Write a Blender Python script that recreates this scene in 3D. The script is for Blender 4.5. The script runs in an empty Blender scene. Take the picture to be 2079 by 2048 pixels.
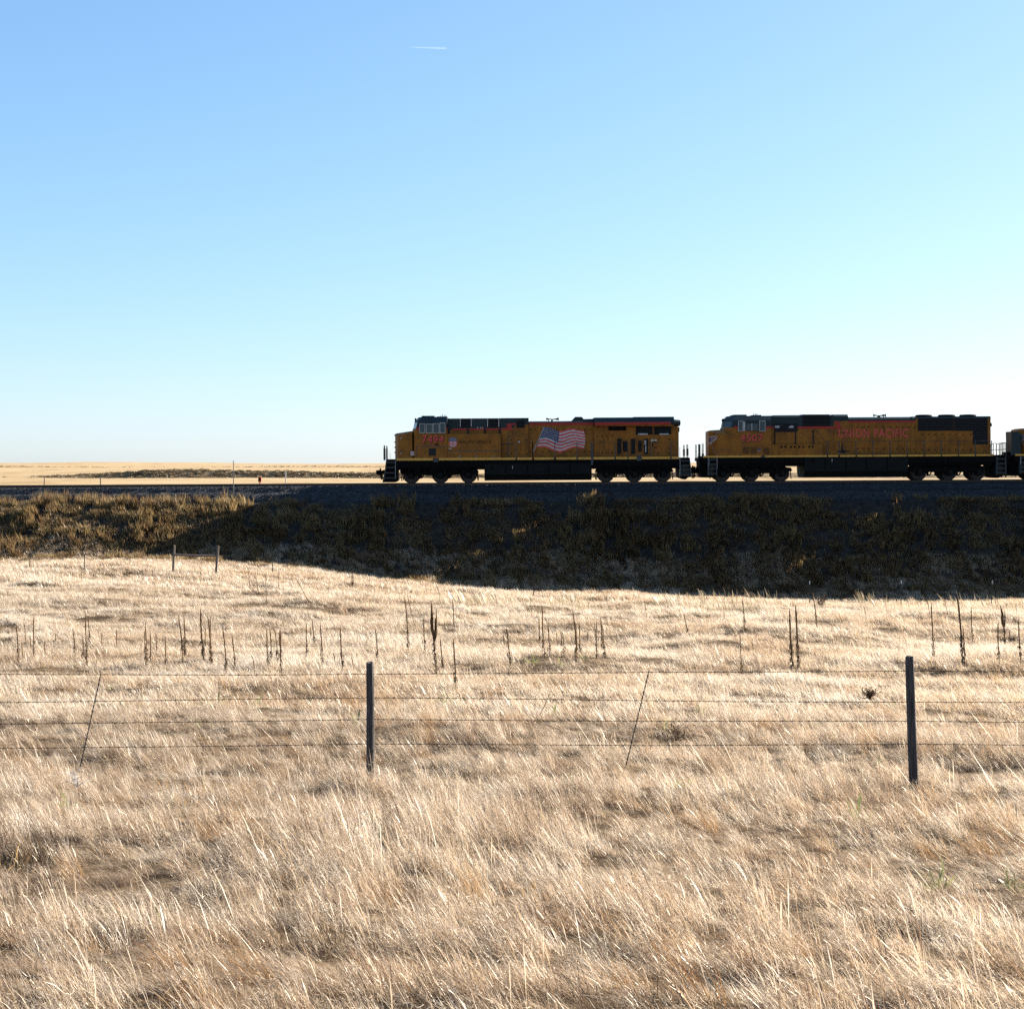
import bpy, math, random
import numpy as np
from mathutils import Vector, Matrix

random.seed(7)
RNG = np.random.default_rng(11)
scene = bpy.context.scene
COL = scene.collection

# ------------------------------------------------------------------ camera
F, CX, HY = 2970.0, 1039.5, 945.0          # focal length, principal column and eye level of the photograph
cam_d = bpy.data.cameras.new('camera')
cam_d.sensor_width = 36.0
cam_d.lens = 36.0 * F / 2079.0
cam_d.shift_y = -(1024.0 - HY) / 2079.0
cam_d.clip_start = 0.1
cam_d.clip_end = 60000.0
cam = bpy.data.objects.new('camera', cam_d)
cam.location = (0, 0, 0)
cam.rotation_euler = (math.radians(90), 0, 0)
COL.objects.link(cam)
scene.camera = cam

# ------------------------------------------------------------------ sky, sun, exposure
SUN_AZ, SUN_EL = math.radians(59.0), math.radians(24.4)     # azimuth from the view axis towards the right
world = bpy.data.worlds.new('World')
scene.world = world
world.use_nodes = True
wn = world.node_tree.nodes
wl = world.node_tree.links
wn.clear()
sky = wn.new('ShaderNodeTexSky')
sky.sky_type = 'NISHITA'
sky.sun_disc = False
sky.sun_elevation = SUN_EL
sky.sun_rotation = SUN_AZ
sky.altitude = 3000.0
sky.air_density = 1.3
sky.dust_density = 5.0
sky.ozone_density = 7.0
bg = wn.new('ShaderNodeBackground')
bg.inputs['Strength'].default_value = 0.07
wo = wn.new('ShaderNodeOutputWorld')
# soft tone curve and tint on the sky colour: evens out the glow round the sun and pales the whole sky alike
den = wn.new('ShaderNodeVectorMath'); den.operation = 'MULTIPLY_ADD'; den.inputs[1].default_value = (0.17, 0.17, 0.17); den.inputs[2].default_value = (1, 1, 1)
quo = wn.new('ShaderNodeVectorMath'); quo.operation = 'DIVIDE'
bal = wn.new('ShaderNodeVectorMath'); bal.operation = 'MULTIPLY'; bal.inputs[1].default_value = (1.62, 1.60, 1.64)
wl.new(sky.outputs['Color'], den.inputs[0]); wl.new(sky.outputs['Color'], quo.inputs[0]); wl.new(den.outputs[0], quo.inputs[1])
wl.new(quo.outputs[0], bal.inputs[0]); wl.new(bal.outputs[0], bg.inputs['Color'])
wl.new(bg.outputs['Background'], wo.inputs['Surface'])

sun_d = bpy.data.lights.new('sun', 'SUN')
sun_d.energy = 5.0
sun_d.angle = math.radians(0.53)
sun_d.color = (1.0, 0.92, 0.82)
sun = bpy.data.objects.new('sun', sun_d)
SUN_DIR = Vector((math.cos(SUN_EL) * math.sin(SUN_AZ), math.cos(SUN_EL) * math.cos(SUN_AZ), math.sin(SUN_EL)))
sun.rotation_euler = (-SUN_DIR).to_track_quat('-Z', 'Y').to_euler()
sun.location = (60, 60, 60)
COL.objects.link(sun)

vs = scene.view_settings
vs.view_transform = 'Standard'
vs.look = 'None'
vs.exposure = 1.8
vs.gamma = 1.0
vs.use_curve_mapping = False
cy = scene.cycles
cy.max_bounces = 4
cy.diffuse_bounces = 2
cy.glossy_bounces = 2
cy.transmission_bounces = 2
cy.use_denoising = False
cy.use_adaptive_sampling = True
cy.adaptive_threshold = 0.01
cy.transparent_max_bounces = 6
cy.caustics_reflective = False
cy.caustics_refractive = False

# ------------------------------------------------------------------ helpers
def tag(o, label=None, cat=None, group=None, kind=None):
    if label: o['label'] = label
    if cat: o['category'] = cat
    if group: o['group'] = group
    if kind: o['kind'] = kind
    return o

def link(name, me, mat=None, parent=None):
    o = bpy.data.objects.new(name, me)
    COL.objects.link(o)
    if mat is not None:
        if isinstance(mat, (list, tuple)):
            for m in mat: me.materials.append(m)
        else:
            me.materials.append(mat)
    if parent is not None:
        o.parent = parent
    return o

def empty(name, loc=(0, 0, 0), rot=(0, 0, 0)):
    o = bpy.data.objects.new(name, None)
    o.location = loc
    o.rotation_euler = rot
    o.empty_display_size = 0.2
    COL.objects.link(o)
    return o

class MB:
    """collects simple solids and links them as one mesh"""
    def __init__(self):
        self.v, self.f, self.m = [], [], []
    def add(self, vs, fs, mi=0):
        n = len(self.v)
        self.v += [tuple(p) for p in vs]
        self.f += [tuple(i + n for i in f) for f in fs]
        self.m += [mi] * len(fs)
        return self
    def box(self, x0, x1, y0, y1, z0, z1, mi=0):
        x0, x1 = min(x0, x1), max(x0, x1); y0, y1 = min(y0, y1), max(y0, y1); z0, z1 = min(z0, z1), max(z0, z1)
        vs = [(x, y, z) for z in (z0, z1) for y in (y0, y1) for x in (x0, x1)]
        return self.add(vs, [(0, 2, 3, 1), (4, 5, 7, 6), (0, 1, 5, 4), (2, 6, 7, 3), (0, 4, 6, 2), (1, 3, 7, 5)], mi)
    def prism(self, poly, y0, y1, mi=0):
        """poly: (x, z) outline, extruded from y0 to y1"""
        a = sum(poly[i][0] * poly[(i + 1) % len(poly)][1] - poly[(i + 1) % len(poly)][0] * poly[i][1] for i in range(len(poly)))
        if a < 0: poly = poly[::-1]
        y0, y1 = min(y0, y1), max(y0, y1)
        n = len(poly)
        vs = [(x, y0, z) for x, z in poly] + [(x, y1, z) for x, z in poly]
        fs = [tuple(range(n)), tuple(range(2 * n - 1, n - 1, -1))]
        fs += [(i, i + n, (i + 1) % n + n, (i + 1) % n) for i in range(n)]
        return self.add(vs, fs, mi)
    def loft(self, rings, mi=0, caps=True):
        n = len(rings[0])
        vs = [p for r in rings for p in r]
        fs = []
        for k in range(len(rings) - 1):
            for i in range(n):
                j = (i + 1) % n
                fs.append((k * n + i, k * n + j, (k + 1) * n + j, (k + 1) * n + i))
        if caps:
            fs.append(tuple(range(n - 1, -1, -1)))
            fs.append(tuple((len(rings) - 1) * n + i for i in range(n)))
        return self.add(vs, fs, mi)
    def tube(self, pts, r, seg=6, mi=0):
        pts = [Vector(p) for p in pts]
        if not isinstance(r, (list, tuple)): r = [r] * len(pts)
        rings = []
        for i, p in enumerate(pts):
            d = (pts[min(i + 1, len(pts) - 1)] - pts[max(i - 1, 0)])
            if d.length < 1e-9: d = Vector((0, 0, 1))
            d.normalize()
            u = d.cross(Vector((0, 1, 0)) if abs(d.y) < 0.9 else Vector((1, 0, 0))).normalized()
            w = d.cross(u)
            rings.append([p + (u * math.cos(2 * math.pi * k / seg) + w * math.sin(2 * math.pi * k / seg)) * r[i] for k in range(seg)])
        return self.loft(rings, mi)
    def cyl(self, c, r, y0, y1, seg=24, mi=0):
        """cylinder with its axis along y, centre (x, z)"""
        poly = [(c[0] + r * math.cos(2 * math.pi * k / seg), c[1] + r * math.sin(2 * math.pi * k / seg)) for k in range(seg)]
        return self.prism(poly, y0, y1, mi)
    def mesh(self, name):
        me = bpy.data.meshes.new(name)
        me.from_pydata(self.v, [], self.f)
        if any(self.m):
            me.polygons.foreach_set('material_index', self.m)
        me.update()
        return me
    def build(self, name, mat, parent=None):
        return link(name, self.mesh(name), mat, parent)

def np_mesh(name, verts, tris=None, quads=None, smooth=False):
    me = bpy.data.meshes.new(name)
    faces = []
    nv = len(verts)
    me.vertices.add(nv)
    me.vertices.foreach_set('co', np.asarray(verts, dtype=np.float32).ravel())
    idx, starts, tot = [], [], 0
    if quads is not None and len(quads):
        q = np.asarray(quads, dtype=np.int32); idx.append(q.ravel()); starts.append(np.arange(len(q)) * 4 + tot); tot += q.size
    if tris is not None and len(tris):
        t = np.asarray(tris, dtype=np.int32); idx.append(t.ravel()); starts.append(np.arange(len(t)) * 3 + tot); tot += t.size
    if idx:
        idx = np.concatenate(idx); starts = np.concatenate(starts)
        me.loops.add(len(idx)); me.loops.foreach_set('vertex_index', idx.astype(np.int32))
        me.polygons.add(len(starts)); me.polygons.foreach_set('loop_start', starts.astype(np.int32))
        if smooth: me.polygons.foreach_set('use_smooth', np.ones(len(starts), dtype=bool))
    me.update(calc_edges=True)
    return me

# value noise -----------------------------------------------------
_T = np.random.default_rng(5).random((256, 256))
def vn(x, y, s=0):
    x = np.asarray(x, float) + 31.7 * s; y = np.asarray(y, float) + 17.3 * s
    xi = np.floor(x).astype(int); yi = np.floor(y).astype(int)
    u = x - xi; v = y - yi
    u = u * u * (3 - 2 * u); v = v * v * (3 - 2 * v)
    a = _T[xi & 255, yi & 255]; b = _T[(xi + 1) & 255, yi & 255]
    c = _T[xi & 255, (yi + 1) & 255]; d = _T[(xi + 1) & 255, (yi + 1) & 255]
    return (a * (1 - u) + b * u) * (1 - v) + (c * (1 - u) + d * u) * v
def fbm(x, y, s=0, o=3):
    r, a, t = 0.0, 0.5, 0.0
    for k in range(o):
        r = r + a * vn(x * 2 ** k, y * 2 ** k, s + 3 * k); t += a; a *= 0.5
    return r / t
def sstep(a, b, x):
    t = np.clip((np.asarray(x, float) - a) / (b - a), 0, 1)
    return t * t * (3 - 2 * t)

# ------------------------------------------------------------------ materials
def new_mat(name):
    m = bpy.data.materials.new(name)
    m.use_nodes = True
    nt = m.node_tree
    nt.nodes.clear()
    out = nt.nodes.new('ShaderNodeOutputMaterial')
    return m, nt, out

ALB = 0.72                                   # overall reflectance scale, kept low so that shade renders deeper
def ramp(nt, stops, interp='LINEAR'):
    r = nt.nodes.new('ShaderNodeValToRGB')
    r.color_ramp.interpolation = interp
    e = r.color_ramp.elements
    while len(e) < len(stops): e.new(0.5)
    for k, (p, c) in enumerate(stops):
        e[k].position = p
        e[k].color = (*[v_ * ALB for v_ in c], 1)
    return r

def plain(name, col, rough=0.6, metal=0.0, var=0.25, scale=3.0, spec=0.5, bump=0.0, dirt=None, dirt_amt=0.35):
    """painted / metal / wood surface: base colour with grime noise"""
    m, nt, out = new_mat(name)
    N, L = nt.nodes, nt.links
    b = N.new('ShaderNodeBsdfPrincipled')
    tc = N.new('ShaderNodeTexCoord')
    no = N.new('ShaderNodeTexNoise'); no.inputs['Scale'].default_value = scale; no.inputs['Detail'].default_value = 6; no.inputs['Roughness'].default_value = 0.65
    L.new(tc.outputs['Object'], no.inputs['Vector'])
    d = dirt or tuple(c * 0.45 for c in col)
    r = ramp(nt, [(0.30, d), (0.30 + 0.4 * (1 - var) + 0.05, col), (0.85, tuple(min(1, c * 1.12) for c in col))])
    L.new(no.outputs['Fac'], r.inputs['Fac'])
    mx = N.new('ShaderNodeMix'); mx.data_type = 'RGBA'; mx.inputs[0].default_value = 1 - dirt_amt if dirt else 0.4
    mx.inputs[0].default_value = 0.75
    L.new(r.outputs['Color'], mx.inputs[6]); mx.inputs[7].default_value = (*[v_ * ALB for v_ in col], 1)
    mx.inputs[0].default_value = 1 - var - 0.25
    L.new(mx.outputs[2], b.inputs['Base Color'])
    b.inputs['Roughness'].default_value = rough
    b.inputs['Metallic'].default_value = metal
    b.inputs['Specular IOR Level'].default_value = spec
    if bump:
        bp = N.new('ShaderNodeBump'); bp.inputs['Strength'].default_value = bump; bp.inputs['Distance'].default_value = 0.02
        L.new(no.outputs['Fac'], bp.inputs['Height']); L.new(bp.outputs['Normal'], b.inputs['Normal'])
    L.new(b.outputs['BSDF'], out.inputs['Surface'])
    return m

def grass_mat(name, stops, trans=0.5, nscale=0.35, rnd=0.55, gloss=0.05):
    """dry blades: colour varies from plant to plant and in patches over the field; thin enough to let sun through"""
    m, nt, out = new_mat(name)
    N, L = nt.nodes, nt.links
    ge = N.new('ShaderNodeNewGeometry')
    no = N.new('ShaderNodeTexNoise'); no.inputs['Scale'].default_value = nscale; no.inputs['Detail'].default_value = 5; no.inputs['Roughness'].default_value = 0.6
    mp = N.new('ShaderNodeMapping'); mp.inputs['Scale'].default_value = (0.7, 1.3, 0.3)
    L.new(ge.outputs['Position'], mp.inputs['Vector']); L.new(mp.outputs[0], no.inputs['Vector'])
    at = N.new('ShaderNodeAttribute'); at.attribute_name = 'tone'
    c_ = N.new('ShaderNodeMath'); c_.operation = 'MULTIPLY_ADD'
    L.new(at.outputs['Fac'], c_.inputs[0]); c_.inputs[1].default_value = rnd; L.new(no.outputs['Fac'], c_.inputs[2])
    c2 = N.new('ShaderNodeMath'); c2.operation = 'SUBTRACT'; L.new(c_.outputs[0], c2.inputs[0]); c2.inputs[1].default_value = rnd * 0.5
    r = ramp(nt, stops)
    L.new(c2.outputs[0], r.inputs['Fac'])
    d = N.new('ShaderNodeBsdfDiffuse'); t = N.new('ShaderNodeBsdfTranslucent'); g = N.new('ShaderNodeBsdfGlossy')
    g.inputs['Roughness'].default_value = 0.38
    g.inputs['Color'].default_value = (0.9, 0.85, 0.75, 1)
    L.new(r.outputs['Color'], d.inputs['Color']); L.new(r.outputs['Color'], t.inputs['Color'])
    m1 = N.new('ShaderNodeMixShader'); m1.inputs[0].default_value = trans
    L.new(d.outputs[0], m1.inputs[1]); L.new(t.outputs[0], m1.inputs[2])
    m2 = N.new('ShaderNodeMixShader'); m2.inputs[0].default_value = gloss
    L.new(m1.outputs[0], m2.inputs[1]); L.new(g.outputs[0], m2.inputs[2])
    L.new(m2.outputs[0], out.inputs['Surface'])
    return m

# ------------------------------------------------------------------ lie of the land
YC = 105.3                                   # centre line of the track
def z_rail(x): return -1.211 + 0.0059 * np.asarray(x, float)
_Y  = [-60, 0, 4, 9, 13, 17, 24, 33, 45, 60, 66, 72, 80, 88, 92, 100]
_ZL = [-1.6, -1.75, -2.25, -3.05, -3.45, -3.75, -4.1, -4.5, -4.95, -5.4, -5.55, -5.7, -5.88, -6.0, -6.04, -6.1]
_ZR = [-1.6, -1.75, -2.25, -3.05, -3.45, -3.80, -4.18, -4.65, -5.25, -5.98, -6.6, -7.3, -8.0, -8.4, -8.5, -8.6]
_yy = np.linspace(-60, 100, 1601)
def _smooth(z):
    a = np.interp(_yy, _Y, z); k = np.hanning(41); k /= k.sum()
    return np.convolve(np.pad(a, 20, mode='edge'), k, 'valid')
_zl, _zr = _smooth(_ZL), _smooth(_ZR)
def height(x, y):
    x = np.asarray(x, float); y = np.asarray(y, float)
    t = 0.75 * sstep(-24, 3, x) + 0.25 * sstep(-2, 22, x)
    near = np.interp(y, _yy, _zl) * (1 - t) + np.interp(y, _yy, _zr) * t
    fade = sstep(3, 8, y) * (1 - 0.6 * sstep(80, 92, y)) * (1 - sstep(94, 99, y))
    hum = (fbm(x * 0.22, y * 0.34, 1, 3) - 0.5) * (0.42 + 0.5 * sstep(24, 50, y)) + (fbm(x * 0.8, y * 0.8, 2, 2) - 0.5) * 0.16
    near = near + hum * fade
    # embankment carrying the track
    zr = z_rail(np.clip(x, -400, 400))
    top = zr - 1.30
    toe = 94.0 - 1.4 * t + (fbm(x * 0.12, 0 * x, 4, 2) - 0.5) * 1.6
    s = np.clip((y - toe) / (100.6 - toe), 0, 1)
    bank = near + (top - near) * (0.25 * s * s * (3 - 2 * s) + 0.75 * s) + (fbm(x * 0.35, y * 0.5, 6, 3) - 0.5) * 0.55 * np.sin(np.pi * s)
    z = np.where(y < toe, near, bank)
    z = np.where(y > 100.6, top, z)
    # far side: back down to the prairie, two low terraces, rolling horizon
    s2 = np.clip((y - 110.2) / 9.0, 0, 1)
    plain_ = -5.2 - 0.8 * sstep(130, 460, y) + (fbm(x * 0.01, y * 0.008, 7, 3) - 0.5) * 1.2 * sstep(130, 300, y)
    A = np.interp(x, [-700, -330, -262, -240, -205, -180, -160, -134, -110, -88, -60, 0, 120, 400],
                     [0.7, 0.3, 0.35, 0.7, 2.4, 3.9, 4.3, 3.6, 3.5, 2.4, 2.9, 1.8, 2.6, 1.0])
    y1 = 712 + (fbm(x * 0.02, 0 * x, 9, 2) - 0.5) * 36
    rise1 = A * sstep(0, 11, y - y1) + (4.2 - A) * sstep(0, 330, y - y1)
    y2 = 1430 + (fbm(x * 0.008, 0 * x, 10, 2) - 0.5) * 120
    B = 1.15 * np.interp(x, [-900, -520, -430, -330, -180, -60, 300], [0.6, 1.3, 0.7, 0.35, 1.0, 1.2, 1.0])
    rise2 = B * sstep(0, 14, y - y2) + (2.6 - B) * sstep(0, 700, y - y2) + 1.2 * sstep(1700, 3000, y)
    und = (fbm(x * 0.006, y * 0.002, 12, 3) - 0.5) * 9.0 * sstep(1200, 2600, y)
    ridge = np.interp(x, [-3000, -1500, -910, -690, -600, -516, -385, -232, 0, 400, 3000], [3, 4.5, 3.0, 4.0, 2.6, 0.4, 0.2, 2.0, 1.0, 2.5, 2.0]) * sstep(2250, 2700, y)
    far = plain_ + rise1 + rise2 + und * 0.45 + ridge
    z = np.where(y > 110.2, top * (1 - s2) + far * s2, z)
    return z

def hit(px, py, dz=0.0, y0=6.0, y1=99.0):
    """where the line of sight through a photo pixel meets the ground (raised by dz)"""
    Y = np.linspace(y0, y1, 6000)
    X = (px - CX) / F * Y
    z = -(py - HY) / F * Y
    below = np.nonzero(z <= height(X, Y) + dz)[0]
    k = below[0] if len(below) else len(Y) - 1
    return float(X[k]), float(Y[k]), float(height(X[k], Y[k]))

def steps(*segs):
    out = []
    for a, b, st in segs:
        n = max(1, int(round((b - a) / st)))
        out += list(np.linspace(a, b, n, endpoint=False))
    out.append(segs[-1][1])
    return np.array(out)
xs = steps((-9000, -2500, 650), (-2500, -700, 90), (-700, -90, 9), (-90, -44, 1.2), (-44, 44, 0.42), (44, 90, 1.2), (90, 700, 14), (700, 2500, 90), (2500, 9000, 650))
ys = steps((-800, -40, 80), (-40, 5, 2.5), (5, 101, 0.42), (101, 122, 0.9), (122, 680, 9), (680, 750, 2.2), (750, 1350, 20), (1350, 1520, 4), (1520, 3200, 40), (3200, 12000, 400))
gx, gy = np.meshgrid(xs, ys)
gz = height(gx, gy)
nx, ny = len(xs), len(ys)
ii = (np.arange(ny - 1)[:, None] * nx + np.arange(nx - 1)[None, :]).ravel()
quads = np.stack([ii, ii + 1, ii + 1 + nx, ii + nx], 1)
me = np_mesh('ground', np.stack([gx.ravel(), gy.ravel(), gz.ravel()], 1), quads=quads, smooth=True)

def ground_material():
    m, nt, out = new_mat('prairie ground')
    N, L = nt.nodes, nt.links
    ge = N.new('ShaderNodeNewGeometry')
    sp = N.new('ShaderNodeSeparateXYZ'); L.new(ge.outputs['Position'], sp.inputs[0])
    # matted straw and soil
    n1 = N.new('ShaderNodeTexNoise'); n1.inputs['Scale'].default_value = 2.2; n1.inputs['Detail'].default_value = 8; n1.inputs['Roughness'].default_value = 0.7
    L.new(ge.outputs['Position'], n1.inputs['Vector'])
    r1 = ramp(nt, [(0.3, (0.055, 0.036, 0.02)), (0.5, (0.15, 0.10, 0.055)), (0.72, (0.32, 0.235, 0.14))])
    L.new(n1.outputs['Fac'], r1.inputs['Fac'])
    # the far prairie: cured grass seen as a mass, with streaks of darker growth
    mp = N.new('ShaderNodeMapping'); mp.inputs['Scale'].default_value = (0.02, 0.010, 0.05)
    L.new(ge.outputs['Position'], mp.inputs['Vector'])
    n2 = N.new('ShaderNodeTexNoise'); n2.inputs['Scale'].default_value = 1.6; n2.inputs['Detail'].default_value = 7; n2.inputs['Roughness'].default_value = 0.7
    L.new(mp.outputs[0], n2.inputs['Vector'])
    r2 = ramp(nt, [(0.30, (0.27, 0.175, 0.08)), (0.46, (0.50, 0.355, 0.185)), (0.72, (0.62, 0.465, 0.27))])
    L.new(n2.outputs['Fac'], r2.inputs['Fac'])
    # sage and scrub on the steep scarps
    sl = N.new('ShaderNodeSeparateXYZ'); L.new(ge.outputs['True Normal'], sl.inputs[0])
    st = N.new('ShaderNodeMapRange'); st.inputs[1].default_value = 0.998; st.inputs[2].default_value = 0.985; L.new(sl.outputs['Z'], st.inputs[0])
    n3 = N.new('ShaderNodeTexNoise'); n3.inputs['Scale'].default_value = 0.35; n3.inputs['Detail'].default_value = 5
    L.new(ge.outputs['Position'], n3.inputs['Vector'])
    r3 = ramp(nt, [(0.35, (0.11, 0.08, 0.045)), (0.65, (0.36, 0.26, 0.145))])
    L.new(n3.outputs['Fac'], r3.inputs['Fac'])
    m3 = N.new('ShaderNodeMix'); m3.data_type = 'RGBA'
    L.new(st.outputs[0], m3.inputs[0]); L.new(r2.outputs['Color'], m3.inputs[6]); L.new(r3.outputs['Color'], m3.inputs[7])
    fr = N.new('ShaderNodeMapRange'); fr.inputs[1].default_value = 116; fr.inputs[2].default_value = 135; L.new(sp.outputs['Y'], fr.inputs[0])
    mx = N.new('ShaderNodeMix'); mx.data_type = 'RGBA'
    L.new(fr.outputs[0], mx.inputs[0]); L.new(r1.outputs['Color'], mx.inputs[6]); L.new(m3.outputs[2], mx.inputs[7])
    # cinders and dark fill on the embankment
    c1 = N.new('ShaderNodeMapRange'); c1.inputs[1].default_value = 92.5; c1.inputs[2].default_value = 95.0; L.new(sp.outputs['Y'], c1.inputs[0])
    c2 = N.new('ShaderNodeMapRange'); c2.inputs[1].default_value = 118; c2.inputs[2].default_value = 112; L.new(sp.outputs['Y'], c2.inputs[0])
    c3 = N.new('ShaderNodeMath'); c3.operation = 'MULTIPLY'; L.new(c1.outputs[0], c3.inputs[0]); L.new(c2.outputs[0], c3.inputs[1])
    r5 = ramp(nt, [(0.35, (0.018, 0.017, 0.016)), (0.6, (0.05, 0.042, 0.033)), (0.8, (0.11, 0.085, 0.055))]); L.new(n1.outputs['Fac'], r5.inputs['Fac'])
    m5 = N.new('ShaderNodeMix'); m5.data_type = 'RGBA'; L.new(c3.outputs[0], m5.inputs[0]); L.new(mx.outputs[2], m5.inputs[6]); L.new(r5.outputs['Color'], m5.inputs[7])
    b = N.new('ShaderNodeBsdfPrincipled'); b.inputs['Roughness'].default_value = 1.0; b.inputs['Specular IOR Level'].default_value = 0.05
    L.new(m5.outputs[2], b.inputs['Base Color'])
    n4 = N.new('ShaderNodeTexNoise'); n4.inputs['Scale'].default_value = 5.0; n4.inputs['Detail'].default_value = 8
    L.new(ge.outputs['Position'], n4.inputs['Vector'])
    bp = N.new('ShaderNodeBump'); bp.inputs['Strength'].default_value = 0.5; bp.inputs['Distance'].default_value = 0.08
    L.new(n4.outputs['Fac'], bp.inputs['Height']); L.new(bp.outputs['Normal'], b.inputs['Normal'])
    L.new(b.outputs['BSDF'], out.inputs['Surface'])
    return m
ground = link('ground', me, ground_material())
tag(ground, 'rolling dry prairie with a raised railway embankment', kind='structure')
# ------------------------------------------------------------------ scattered plants
def turf(name, size, bunches, blades, radius, h0, h1, w0, w1, lean0, lean1, spread, mat, heads=0.0, seed=1, twist=0.9, gap=0.0, fine=True, yaw=0.0, fuzz=0):
    """a square patch of bunches of tapering blades, blown towards -x"""
    r = np.random.default_rng(seed)
    ts = np.array([0.0, 0.38, 0.74, 1.0]) if fine else np.array([0.0, 0.55, 1.0])
    B = []
    while len(B) < bunches:
        bx, by = r.uniform(-size / 2, size / 2, 2)
        q = fbm(np.array([bx * 2.2 / max(size, 1) + 7 * seed]), np.array([by * 2.2 / max(size, 1)]), seed, 2)[0] if gap else 1.0
        if q < gap and r.uniform() > 0.12: continue
        B.append((bx, by, 0.72 + 0.5 * (q - 0.3) + r.uniform(-0.12, 0.25) if gap else r.uniform(0.75, 1.25)))
    n = bunches * blades
    bi = np.repeat(np.arange(bunches), blades)
    B = np.array(B)
    btone = r.uniform(0, 1, bunches); blean = r.normal(0, 9, bunches); baz = r.normal(0, spread * 0.5, bunches)
    a = r.uniform(0, 2 * math.pi, n); q = radius * np.sqrt(r.uniform(0, 1, n))
    hgt = r.uniform(h0, h1, n) * B[bi, 2]
    w = r.uniform(w0, w1, n)
    az = math.pi + yaw + baz[bi] + r.normal(0, spread * 0.85, n)
    th0 = np.radians(np.maximum(0, lean0 + blean[bi] + r.normal(0, lean0 * 0.45 + 4, n)))
    th1 = th0 + np.radians(np.maximum(0, r.normal(lean1, lean1 * 0.5, n)))
    wa = az + math.pi / 2 + r.normal(0, twist, n)
    wd = np.stack([np.cos(wa), np.sin(wa), 0 * wa], 1)
    head = r.uniform(0, 1, n) < heads
    tone = 0.6 * btone[bi] + 0.4 * r.uniform(0, 1, n)
    p = np.stack([B[bi, 0] + q * np.cos(a), B[bi, 1] + q * np.sin(a), np.full(n, -0.06)], 1)
    wid = ((1.0, 0.85, 0.6, 0.0), (0.75, 0.6, 2.3, 0.0)) if fine else ((1.0, 0.75, 0.0), (0.7, 1.8, 0.0))
    cols = []
    for k, t in enumerate(ts):
        if k:
            dt = ts[k] - ts[k - 1]
            th = th0 + (th1 - th0) * t ** 1.3
            p = p + (hgt * dt)[:, None] * np.stack([np.sin(th) * np.cos(az), np.sin(th) * np.sin(az), np.cos(th)], 1)
        ww = w * np.where(head, wid[1][k], wid[0][k])
        if k < len(ts) - 1:
            cols += [p - wd * ww[:, None] / 2, p + wd * ww[:, None] / 2]
        else:
            cols.append(p)
    m = len(cols)
    V = np.stack(cols, 1).reshape(-1, 3)
    pat = [(0, 1, 3), (0, 3, 2), (2, 3, 5), (2, 5, 4), (4, 5, 6)] if fine else [(0, 1, 3), (0, 3, 2), (2, 3, 4)]
    T = (np.arange(n)[:, None, None] * m + np.array(pat)[None]).reshape(-1, 3)
    tv = np.repeat(tone, m)
    if fuzz:
        # airy panicles: hair-fine spikelets round the upper part of the blades
        fi = r.integers(0, n, fuzz)
        lo, hi_ = cols[-3][fi], cols[-1][fi]
        c0 = lo + (hi_ - lo) * r.uniform(0.1, 1.1, fuzz)[:, None] + r.normal(0, 0.012 if fine else 0.025, (fuzz, 3))
        dv = r.normal(0, 1, (fuzz, 3)) + np.array([-0.8, 0, 0.35]); dv /= np.linalg.norm(dv, axis=1)[:, None]
        ln = r.uniform(0.02, 0.055, fuzz) * (1 if fine else 1.5)
        sd = np.cross(dv, r.normal(0, 1, (fuzz, 3))); sd /= np.linalg.norm(sd, axis=1)[:, None]
        sd *= (r.uniform(0.4, 0.9, fuzz) * (0.0017 if fine else 0.004))[:, None]
        fv = np.stack([c0 - sd, c0 + sd, c0 + dv * ln[:, None]], 1).reshape(-1, 3)
        T = np.concatenate([T, len(V) + np.arange(fuzz * 3).reshape(-1, 3)]); V = np.concatenate([V, fv])
        tv = np.concatenate([tv, np.repeat(np.clip(tone[fi] + 0.15, 0, 1), 3)])
    me = np_mesh(name, V, tris=T)
    at = me.attributes.new('tone', 'FLOAT', 'POINT'); at.data.foreach_set('value', tv.astype(np.float32))
    me.materials.append(mat)
    return me

def ribbon_clump(name, n, radius, h0, h1, w0, w1, lean0, lean1, spread, mat, heads=0.0, seed=1, twist=0.9):
    return turf(name, 0.001, 1, n, radius, h0, h1, w0, w1, lean0, lean1, spread, mat, heads, seed, twist)

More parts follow.
